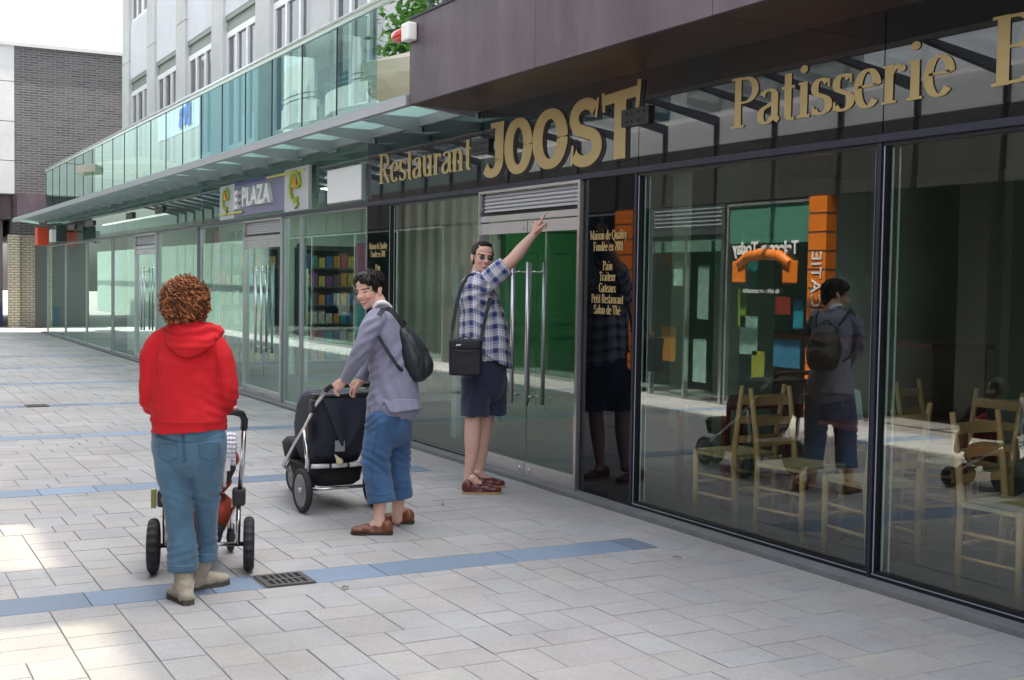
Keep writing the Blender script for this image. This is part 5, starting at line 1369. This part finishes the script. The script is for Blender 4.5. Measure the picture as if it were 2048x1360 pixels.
# tunic top
LIL = clothmat('lilac_jersey', (.225, .222, .310), .85, .25, 300, .08, 3)
bm = NB()
chain(bm, [(P(768, 618), r(17), .07), (P(766, 636), r(28), .15), (P(770, 670), r(37), .165), (P(779, 720), r(42), .15), (P(785, 765), r(48), .155), (P(787, 800), r(53), .17), (P(788, 812), r(54), .175)], 28)
chain(bm, [(P(757, 636, -.12), .065, .065), (P(742, 655, -.16), .068, .066), (P(724, 695, -.165), .055, .056), (P(706, 732, -.10), .045, .045), (P(691, 760, -.025), .038, .036)], 20, 5, (1, 0))
chain(bm, [(P(765, 636, .12), .065, .065), (P(755, 660, .18), .062, .062), (P(742, 705, .20), .052, .052), (P(730, 740, .15), .042, .042), (P(722, 760, .12), .037, .036)], 20, 5, (1, 0))
def wt2(c, n_):
    q = c-P(780, 720); x = q.dot(IM_R); y = q.dot(IM_U)
    a = .006*N3(c, (6, 6, 10), 3)+.003*N3(c, (16, 16, 22), 8)
    a += .0055*math.sin((x*.8-y*.6)*110+4*N3(c, (6, 6, 6), 5))*math.exp(-((y-.02)/.10)**2)*.8
    a += .006*math.sin((x*1.0+y*.35)*75+3*N3(c, (5, 5, 5), 2))*math.exp(-((y+.20)/.10)**2)
    a += .005*math.sin((y*.9-x*.5)*120)*math.exp(-((x+.10)/.05)**2)
    return a
top = organic('top', bm, .008, 6, LIL, w2, wt2)
# hanging tunic skirt: open ring with a slit, lower at the corners
def skirt(par, lo_fn, up_c, n=64, m_=LIL, rings=9, y0=798):
    bm = NB(); rows = []
    for j in range(rings+1):
        t = j/rings; row = []
        for k in range(n+1):
            a = -math.pi*.75+2*math.pi*k/n     # slit direction
            cx, sx_ = math.cos(a), math.sin(a)
            yb = lo_fn(a); y = y0+(yb-y0)*t
            hx = 51+4*t; hz = .165+.02*t
            wv = 1+(.03*math.sin(a*7)+.02*math.sin(a*13+2))*t
            p = P(787+t*1+cx*hx*wv, y, sx_*hz*wv)
            row.append(bm.verts.new(p))
        rows.append(row)
    for A, B in zip(rows, rows[1:]):
        for k in range(n): f = bm.faces.new((A[k], A[k+1], B[k+1], B[k])); f.smooth = True
    o = wpart('top_hem', bm, m_, par, True); md = o.modifiers.new('s', 'SOLIDIFY'); md.thickness = .004
    return o
def lo2(a):
    # image left corner low, slit facing the camera on the left, back right a little higher
    a_ = (a+math.pi) % (2*math.pi)-math.pi
    d = abs(a_+math.pi*.62)          # slit a little left of the camera side
    return 826-10*math.cos(a_)*.8-26*math.exp(-(d/.16)**2)
skirt(w2, lo2, None)
bm = NB(); chain(bm, [(P(748, 614, -.05), .012, .018), (P(757, 606, -.06), .014, .02), (P(770, 606, -.04), .015, .02), (P(781, 614, .0), .012, .02)], 10)
organic('collar', bm, .005, 2, mat('white_collar', (.72, .72, .75), .7), w2)
# hair
HAIR2 = mat('dark_brown_hair', (.010, .006, .006), .5, var=.4, vscale=40, spec=.25)
def hairshell(M, par, s, m_, specs, amp=.006, fr=60, st=(60, 60, 20)):
    bm = NB()
    for c, r_ in specs: ell(bm, Vector(c)*s, Vector(r_)*s, M)
    Mi = M.inverted()
    return organic('hair', bm, .0045, 1, m_, par, lambda c, n_: amp*N3(Mi @ c, st, 2)+amp*.5*N3(c, (140, 140, 140), 1))
hairshell(HM, w2, 1.02, HAIR2, [((0, -.020, .048), (.080, .096, .080)), ((0, -.050, .0), (.076, .066, .082)), ((0, .030, .090), (.062, .055, .036)), ((0, -.065, -.045), (.050, .035, .045)), ((.066, .012, .022), (.012, .028, .036)), ((-.066, .012, .022), (.012, .028, .036)),
      ((.03, .068, .076), (.032, .020, .024)), ((-.025, .072, .074), (.030, .018, .026)), ((.055, .048, .062), (.020, .026, .030)), ((-.055, .048, .062), (.020, .026, .030))])
bm = NB(); rnd = random.Random(8)
for i in range(260):
    th, ph = rnd.uniform(0, 6.28), rnd.uniform(-.3, 1.5)
    v = Vector((math.cos(th)*math.cos(ph), math.sin(th)*math.cos(ph), math.sin(ph)))
    if v.y > .55 and v.z < .55: continue
    c0 = Vector((v.x*.080, v.y*.096-.020, v.z*.080+.048)); g_ = (Vector((rnd.uniform(-.4, .4), rnd.uniform(-.2, .6), -.5))); g_ = (g_-v*g_.dot(v)*.85).normalized()
    tube(bm, [HM @ (c0+g_*t*.035+v*(.003+.006*math.sin(t*3))) for t in (0, .4, .8, 1.1)], [.003, .003, .002, .0006], 4, caps=False)
wpart('hair_strands', bm, HAIR2, w2, True)

# ---- backpack
bpk = empty('backpack', P(830, 757, 0), 'black backpack hanging on the short haired person by two straps', 'backpack')
bpy.context.view_layer.update()
NYL = mat('black_nylon', (.014, .017, .022), .5, bump=.3, bscale=90, var=.3, vscale=8)
bm = NB()
chain(bm, [(P(806, 662), r(13), .09), (P(818, 685), r(24), .12), (P(828, 715), r(31), .135), (P(835, 738), r(27), .13), (P(836, 748), r(22), .12)], 20)
chain(bm, [(P(848, 712), r(12), .09), (P(855, 728), r(13), .10), (P(850, 744), r(13), .09)], 14)
organic('pack', bm, .007, 4, NYL, bpk, lambda c, n_: .006*N3(c, (10, 10, 14), 2)+.003*N3(c, (30, 30, 30), 5))
def strap(par, pts, w, m_, th=.006, name='strap', wdir=None):
    bm = NB(); Q = [Vector(p) for p in pts]; pv = None
    for i, p in enumerate(Q):
        t = (Q[min(i+1, len(Q)-1)]-Q[max(i-1, 0)]).normalized(); a = t.cross(_f).normalized(); b = a.cross(t)
        cur = [bm.verts.new(p+a*sx_*w/2+b*sz*th/2) for sx_, sz in ((-1, -1), (1, -1), (1, 1), (-1, 1))]
        if pv:
            for k in range(4): bm.faces.new((pv[k], pv[(k+1) % 4], cur[(k+1) % 4], cur[k]))
        pv = cur
    return wpart(name, bm, m_, par)
strap(bpk, [P(808, 655, -.10), P(797, 638, -.135), P(786, 624, -.15), P(776, 617, -.15), P(765, 619, -.16), P(757, 632, -.19)], .030, NYL)
strap(bpk, [P(757, 672, -.20), P(766, 688, -.19), P(780, 710, -.185), P(795, 732, -.17), P(805, 742, -.13)], .022, NYL)
strap(bpk, [P(808, 655, .08), P(797, 640, .10), P(786, 626, .10), P(776, 619, .10)], .03, NYL)
bm = NB(); tube(bm, [P(806, 652, -.04), P(803, 643, -.02), P(806, 640, .0), P(812, 648, .03)], .006, 8); wpart('grab_loop', bm, NYL, bpk)
bm = NB(); tube(bm, [P(800, 748, -.05), P(815, 757, -.06), P(836, 758, -.05)], .004, 6); tube(bm, [P(846, 752, -.04), P(852, 757, -.06)], .003, 6); wpart('cord', bm, NYL, bpk)
# zip line
bm = NB(); tube(bm, [P(812, 668, -.105), P(826, 690, -.125), P(838, 715, -.135), P(836, 738, -.13)], .0025, 6); wpart('zip', bm, mat('zip', (.05, .05, .055), .3, .5), bpk)

# ============ pointing man ============
D = 9.60; S = 2500/D; r = lambda px: px/S
m1 = empty('person', (-.60, 8.55, 0), 'tall person in sunglasses, plaid shirt and navy shorts pointing up at the big lettering', 'person')
bpy.context.view_layer.update()
P = lambda x, y, dz=0.0: PX(x, y, D+dz)
tc_ = (CAM_POS-P(965, 515)).normalized()
HM3 = hframe(P(965, 516, -.02), tc_*.92+IM_R*.30+Vector((0, 0, -.02)), Vector((0, 0, 1))+IM_R*.10)
sk3 = (.64, .39, .31)
bm = NB(); head(bm, HM3, 1.06)
chain(bm, [(P(962, 535, .01), .060), (P(957, 556, .03), .068)])
chain(bm, [(P(955, 575), r(18), .12), (P(962, 640), r(28), .12), (P(966, 700), r(30), .12), (P(967, 750), r(26), .11)])
el_, wr_ = P(1027, 517, -.22), P(1069, 468, -.20)
chain(bm, [(P(968, 572, -.16), .055), (P(1000, 543, -.20), .052), (el_, .047), (P(1040, 502, -.21), .048), (P(1056, 482, -.205), .036), (wr_, .028)])
# pointing hand
hd = (P(1080, 446, -.20)-wr_)
hand(bm, wr_, hd, -IM_U*.2+IM_R*.9, [.06, 1.25, 1.3, 1.3, .3], 1.12, -1, .04)
# far arm hangs
chain(bm, [(P(950, 575, .20), .055), (P(955, 640, .24), .045), (P(985, 700, .24), .032)])
hand(bm, P(985, 700, .24), -IM_U, IM_R, [.3, .35, .4, .4, .2], 1.05, 1)
# legs (near right leg slightly behind, far leg in front)
chain(bm, [(P(955, 770, -.08), .06), (P(947, 830, -.10), .062), (P(945, 875, -.10), .062), (P(943, 910, -.10), .050), (P(938, 945, -.10), .036), (P(937, 958, -.10), .038)])
chain(bm, [(P(980, 770, .08), .06), (P(973, 830, .09), .060), (P(966, 875, .09), .060), (P(962, 910, .09), .048), (P(958, 940, .09), .036), (P(958, 950, .09), .038)])
fC, fD = Vector((-.735, 8.37, 0)), Vector((-.57, 8.60, 0))
tC = IM_R*1.0+_f*.10; tC.z = 0; tC.normalize(); tD = IM_R*1.0+_f*.25; tD.z = 0; tD.normalize()
for f_, t_ in ((fC, tC), (fD, tD)): chain(bm, [(f_+Vector((0, 0, .12)), .034), (f_+t_*.05+Vector((0, 0, .07)), .034, .03)])
organic('body', bm, .0045, 2, SKIN, m1, None, headcol(HM3, 1.06, sk3, (.03, .018, .012), True))
shoe_at(m1, fC, tC, .30, LEATH2, SOLEP, .112, .105); shoe_at(m1, fD, tD, .29, LEATH2, SOLEP, .112, .105)
for f_, t_ in ((fC, tC), (fD, tD)):
    bm = NB(); q = f_+t_*.115+Vector((0, 0, .078)); s_ = Vector((0, 0, 1)).cross(t_)
    tube(bm, [q-s_*.02, q+s_*.004+Vector((0, 0, .003)), q+s_*.02], .0035, 6); wpart('shoe_lace', bm, LEATH2, m1)
# shorts
NAVY = clothmat('navy_cotton', (.016, .020, .052), .85, .3, 200, .2, 6)
bm = NB()
chain(bm, [(P(966, 700), r(44), .17), (P(967, 750), r(46), .18), (P(966, 775), r(44), .17)], 24)
chain(bm, [(P(952, 760, -.08), r(32), .12), (P(951, 795, -.09), r(30), .118), (P(950, 832, -.09), r(29), .115)], 20, 5, (1, 0))
chain(bm, [(P(984, 760, .08), r(32), .12), (P(986, 795, .08), r(29), .118), (P(985, 830, .08), r(28), .115)], 20, 5, (1, 0))
organic('shorts', bm, .008, 4, NAVY, m1, lambda c, n_: .005*N3(c, (9, 9, 7), 3)+.002*N3(c, (20, 20, 12), 5)+.003*math.sin((c-P(966, 760)).dot(IM_R)*70+4*N3(c, (5, 5, 5)))*(1 if c.z < .75 else .3))
# plaid shirt
def plaid():
    m_ = bpy.data.materials.new('plaid_cotton'); m_.use_nodes = True; nt = m_.node_tree; N = nt.nodes.new; L = nt.links.new; b = nt.nodes['Principled BSDF']; b.inputs['Roughness'].default_value = .85
    outs = []
    for an in ('pu', 'pv'):
        a = N('ShaderNodeAttribute'); a.attribute_name = an
        mu = N('ShaderNodeMath'); mu.operation = 'MULTIPLY'; mu.inputs[1].default_value = 1/.092; L(a.outputs['Fac'], mu.inputs[0])
        fr = N('ShaderNodeMath'); fr.operation = 'FRACT'; L(mu.outputs[0], fr.inputs[0])
        rp = N('ShaderNodeValToRGB'); rp.color_ramp.interpolation = 'CONSTANT'; L(fr.outputs[0], rp.inputs[0])
        nv, wh_, bl, rd = (.022, .030, .13, 1), (.72, .70, .68, 1), (.14, .18, .40, 1), (.10, .02, .035, 1)
        e = rp.color_ramp.elements; e[0].position = 0; e[0].color = nv; e[1].position = .30; e[1].color = bl
        for p_, c_ in ((.40, wh_), (.54, rd), (.585, wh_), (.72, bl), (.80, wh_), (.86, nv), (.905, wh_), (.94, bl)):
            x_ = e.new(p_); x_.color = c_
        outs.append(rp.outputs[0])
    mx = N('ShaderNodeMix'); mx.data_type = 'RGBA'; mx.blend_type = 'MIX'; mx.inputs[0].default_value = .5; L(outs[0], mx.inputs[6]); L(outs[1], mx.inputs[7])
    L(mx.outputs[2], b.inputs['Base Color'])
    return m_
PLAID = plaid()
ARM0, ARM1 = P(962, 578, -.16), P(1012, 535, -.21)
def tagplaid(o):
    me = o.data; mw = o.parent.matrix_world.copy(); n = len(me.vertices); axd = (ARM1-ARM0).normalized(); c0 = P(967, 640)
    pu = me.attributes.new('pu', 'FLOAT', 'POINT'); pv = me.attributes.new('pv', 'FLOAT', 'POINT'); a1 = IM_U.cross(axd).normalized() if False else axd.cross(_f).normalized(); b1 = a1.cross(axd)
    for i, v in enumerate(me.vertices):
        w = mw @ v.co; q = w-ARM0; t = q.dot(axd)
        if t > .085 and q.dot(IM_U) > -.06:
            u_ = math.atan2(q.dot(b1), q.dot(a1))*.085; v_ = t
        else:
            q = w-c0; xx = q.dot(IM_R)+.03; dd = -q.dot(_f)
            u_ = math.atan2(xx, dd+.0001)*.19; v_ = q.dot(IM_U)+.12*xx*1.0+.012*math.sin(xx*30)
        pu.data[i].value = u_+1.0; pv.data[i].value = v_+3.0
bm = NB()
chain(bm, [(P(954, 550), r(14), .09), (P(953, 566), r(30), .19), (P(958, 600), r(38), .205), (P(966, 640), r(47), .19), (P(970, 680), r(51), .19), (P(970, 706), r(50), .19)], 28)
chain(bm, [(P(950, 572, -.12), .085, .08), (P(968, 570, -.16), .088, .08), (P(990, 550, -.19), .080, .078), (P(1013, 532, -.21), .078, .078)], 20, 5, (1, 0))
chain(bm, [(P(948, 572, .12), .08, .08), (P(950, 600, .2), .075, .075), (P(955, 632, .24), .068, .07)], 20)
def ws(c, n_):
    q = c-P(967, 640); x, y = q.dot(IM_R), q.dot(IM_U)
    a = .009*N3(c, (6, 6, 8), 3)+.005*N3(c, (15, 15, 18), 8)
    a += .008*math.sin((x*.55-y*.8)*70+5*N3(c, (5, 5, 5), 5))*math.exp(-((y-.16)/.16)**2)
    a += .006*math.sin((x+y*.2)*60+4*N3(c, (4, 4, 4), 2))*math.exp(-((y+.2)/.12)**2)
    return a
sh = organic('shirt', bm, .008, 5, PLAID, m1, ws); tagplaid(sh)
def lo3(a):
    a_ = (a+math.pi) % (2*math.pi)-math.pi
    return 722+16*math.cos(a_-.2)-10*math.exp(-(abs(a_+math.pi*.5)/.35)**2)
bm = NB(); rows = []; n = 72
for j in range(10):
    t = j/9; row = []
    for k in range(n):
        a = 2*math.pi*k/n; y = 692+(lo3(a)-692)*t; hx = 49.5+2.0*t; wv = 1+(.035*math.sin(a*6)+.025*math.sin(a*11+2))*t
        row.append(bm.verts.new(P(971+math.cos(a)*hx*wv-.5*t, y, math.sin(a)*(.185+.015*t)*wv)))
    rows.append(row)
for A, B in zip(rows, rows[1:]):
    for k in range(n): f = bm.faces.new((A[k], A[(k+1) % n], B[(k+1) % n], B[k])); f.smooth = True
o = wpart('shirt_tail', bm, PLAID, m1, True); tagplaid(o); md = o.modifiers.new('s', 'SOLIDIFY'); md.thickness = .004
bm = NB(); chain(bm, [(P(945, 556, -.06), .014, .02), (P(955, 548, -.085), .016, .02), (P(972, 551, -.09), .016, .02), (P(982, 560, -.06), .012, .02)], 10); cl_ = organic('shirt_collar', bm, .005, 2, PLAID, m1); tagplaid(cl_)
# hair and sunglasses
hairshell(HM3, m1, 1.06, HAIR2, [((0, -.022, .050), (.078, .090, .072)), ((0, -.050, .0), (.074, .060, .070)), ((0, .035, .096), (.050, .040, .020)), ((.068, .0, .035), (.010, .030, .030)), ((-.068, .0, .035), (.010, .030, .030))], .005)
sgm = mat('sunglass_lens', (.008, .010, .008), .08, spec=.9); gm = mat('glasses_wire', (.35, .30, .22), .3, 1)
bm = NB(); 
for s in (-1, 1): ell(bm, Vector((.033*s, .091, .004))*1.06, Vector((.021, .005, .0165))*1.06, HM3)
wpart('sunglasses', bm, sgm, m1, True)
bm = NB(); tube(bm, [HM3 @ (Vector(v)*1.06) for v in ((-.082, .0, .008), (-.056, .082, .010), (-.012, .099, .010), (.012, .099, .010), (.056, .082, .010), (.082, .0, .008))], .0018, 6); wpart('glasses_frame', bm, gm, m1)

# ---- shoulder bag
bg_ = empty('shoulder_bag', P(931, 750, -.30), 'black camera bag hanging at the hip of the pointing person', 'bag')
bpy.context.view_layer.update()
BGM = mat('black_cordura', (.010, .010, .013), .6, bump=.4, bscale=130, var=.2, vscale=8)
def rbox(px, py, dz, hx, hy, hz, pw=.30, flare=.0, n=28):
    """upright rounded box centred on a photo point"""
    c = P(px, py, dz); x_ = Vector((IM_R.x, IM_R.y, 0)).normalized(); y_ = Vector((-x_.y, x_.x, 0)); bm = NB(); rings = []
    for v, k in ((-1, .90), (-.93, .98), (-.4, 1), (.4, 1), (.93, .98), (1, .90)):
        kk = k*(1+flare*v); rings.append([bm.verts.new(c+x_*hx*kk*math.copysign(abs(math.cos(a))**pw, math.cos(a))+y_*hz*kk*math.copysign(abs(math.sin(a))**pw, math.sin(a))+Vector((0, 0, v*hy))) for a in [2*math.pi*i/n for i in range(n)]])
    for A, B in zip(rings, rings[1:]):
        for k in range(n): bm.faces.new((A[k], A[(k+1) % n], B[(k+1) % n], B[k]))
    bm.faces.new(rings[0][::-1]); bm.faces.new(rings[-1]); return bm
organic('bag_body', rbox(931, 718, -.30, .123, .120, .07), .006, 3, BGM, bg_, lambda c, n_: .003*N3(c, (20, 20, 20)))
organic('bag_lid', rbox(931, 688, -.305, .124, .036, .078), .006, 3, BGM, bg_)
bm = NB(); tube(bm, [P(908, 700, -.385), P(930, 703, -.39), P(955, 700, -.385)], .0035, 6); wpart('lid_trim', bm, mat('trim_grey', (.05, .05, .055), .5), bg_)
bm = NB(); c_ = P(917, 690, -.405); 
for dx, dy in ((0, 0),): quad(bm, [c_-IM_R*.017-IM_U*.006, c_+IM_R*.017-IM_U*.003, c_+IM_R*.017+IM_U*.007, c_-IM_R*.017+IM_U*.004])
wpart('bag_badge', bm, mat('badge_white', (.7, .7, .7), .4), bg_)
bm = NB(); tube(bm, [P(915, 682, -.33), P(917, 677, -.33), P(930, 673, -.33), P(940, 676, -.33), P(942, 681, -.33)], .005, 8); wpart('bag_handle', bm, BGM, bg_)
strap(bg_, [P(902, 688, -.28), P(905, 660, -.22), P(911, 620, -.20), P(918, 590, -.18), P(927, 566, -.17), P(938, 552, -.13), P(950, 549, -.08)], .028, BGM)
strap(bg_, [P(961, 690, -.28), P(966, 660, -.245), P(973, 625, -.24), P(979, 605, -.225), P(980, 596, -.20)], .028, BGM)

# ---- sewn details laid onto the clothes along their real surface
def drape(target, px, rad, m_, name, closed=False, lift=.0012):
    bpy.context.view_layer.update(); mi = target.matrix_world.inverted(); out_ = []
    for i in range(len(px)-1):
        for k in range(6):
            t = k/6; x, y = px[i][0]*(1-t)+px[i+1][0]*t, px[i][1]*(1-t)+px[i+1][1]*t
            d = (PX(x, y, 1)-CAM_POS).normalized(); ok, lo, nr, ix = target.ray_cast(mi @ CAM_POS, mi.to_3x3() @ d)
            if ok: out_.append(target.matrix_world @ lo-d*lift)
    if len(out_) > 3:
        bm = NB(); tube(bm, out_, rad, 5); return wpart(name, bm, m_, target)
ST = mat('dark_denim_seam', (.045, .09, .14), .9); ST2 = mat('blue_denim_seam', (.028, .07, .16), .9); STL_ = mat('pale_denim_seam', (.16, .26, .34), .9)
drape(jn1, [(316, 888), (318, 915), (338, 925), (356, 915), (354, 888), (316, 888)], .0016, ST, 'back_pocket')
drape(jn1, [(398, 888), (400, 915), (420, 923), (440, 912), (438, 886), (398, 888)], .0016, ST, 'back_pocket')
drape(jn1, [(304, 872), (345, 882), (379, 886), (415, 880), (452, 870)], .0014, ST, 'yoke_seam')
drape(jn1, [(338, 1130), (366, 1133), (393, 1130)], .0018, STL_, 'hem_stitch'); drape(jn1, [(396, 1108), (414, 1110), (432, 1107)], .0018, STL_, 'hem_stitch')
drape(sw1, [(303, 842), (340, 846), (380, 847), (420, 845), (452, 840)], .0022, mat('dark_red_seam', (.36, .006, .012), .9), 'waistband_seam')
drape(sw1, [(318, 690), (312, 730), (318, 780)], .0018, mat('dark_red_seam'), 'sleeve_seam'); drape(sw1, [(432, 690), (436, 730), (430, 780)], .0018, mat('dark_red_seam'), 'sleeve_seam')
drape(jn2, [(736, 988), (760, 992), (788, 986)], .0022, ST2, 'hem_stitch'); drape(jn2, [(791, 978), (805, 980), (820, 976)], .0022, ST2, 'hem_stitch')
drape(jn2, [(758, 850), (746, 900), (744, 950), (752, 990)], .0016, ST2, 'side_seam')
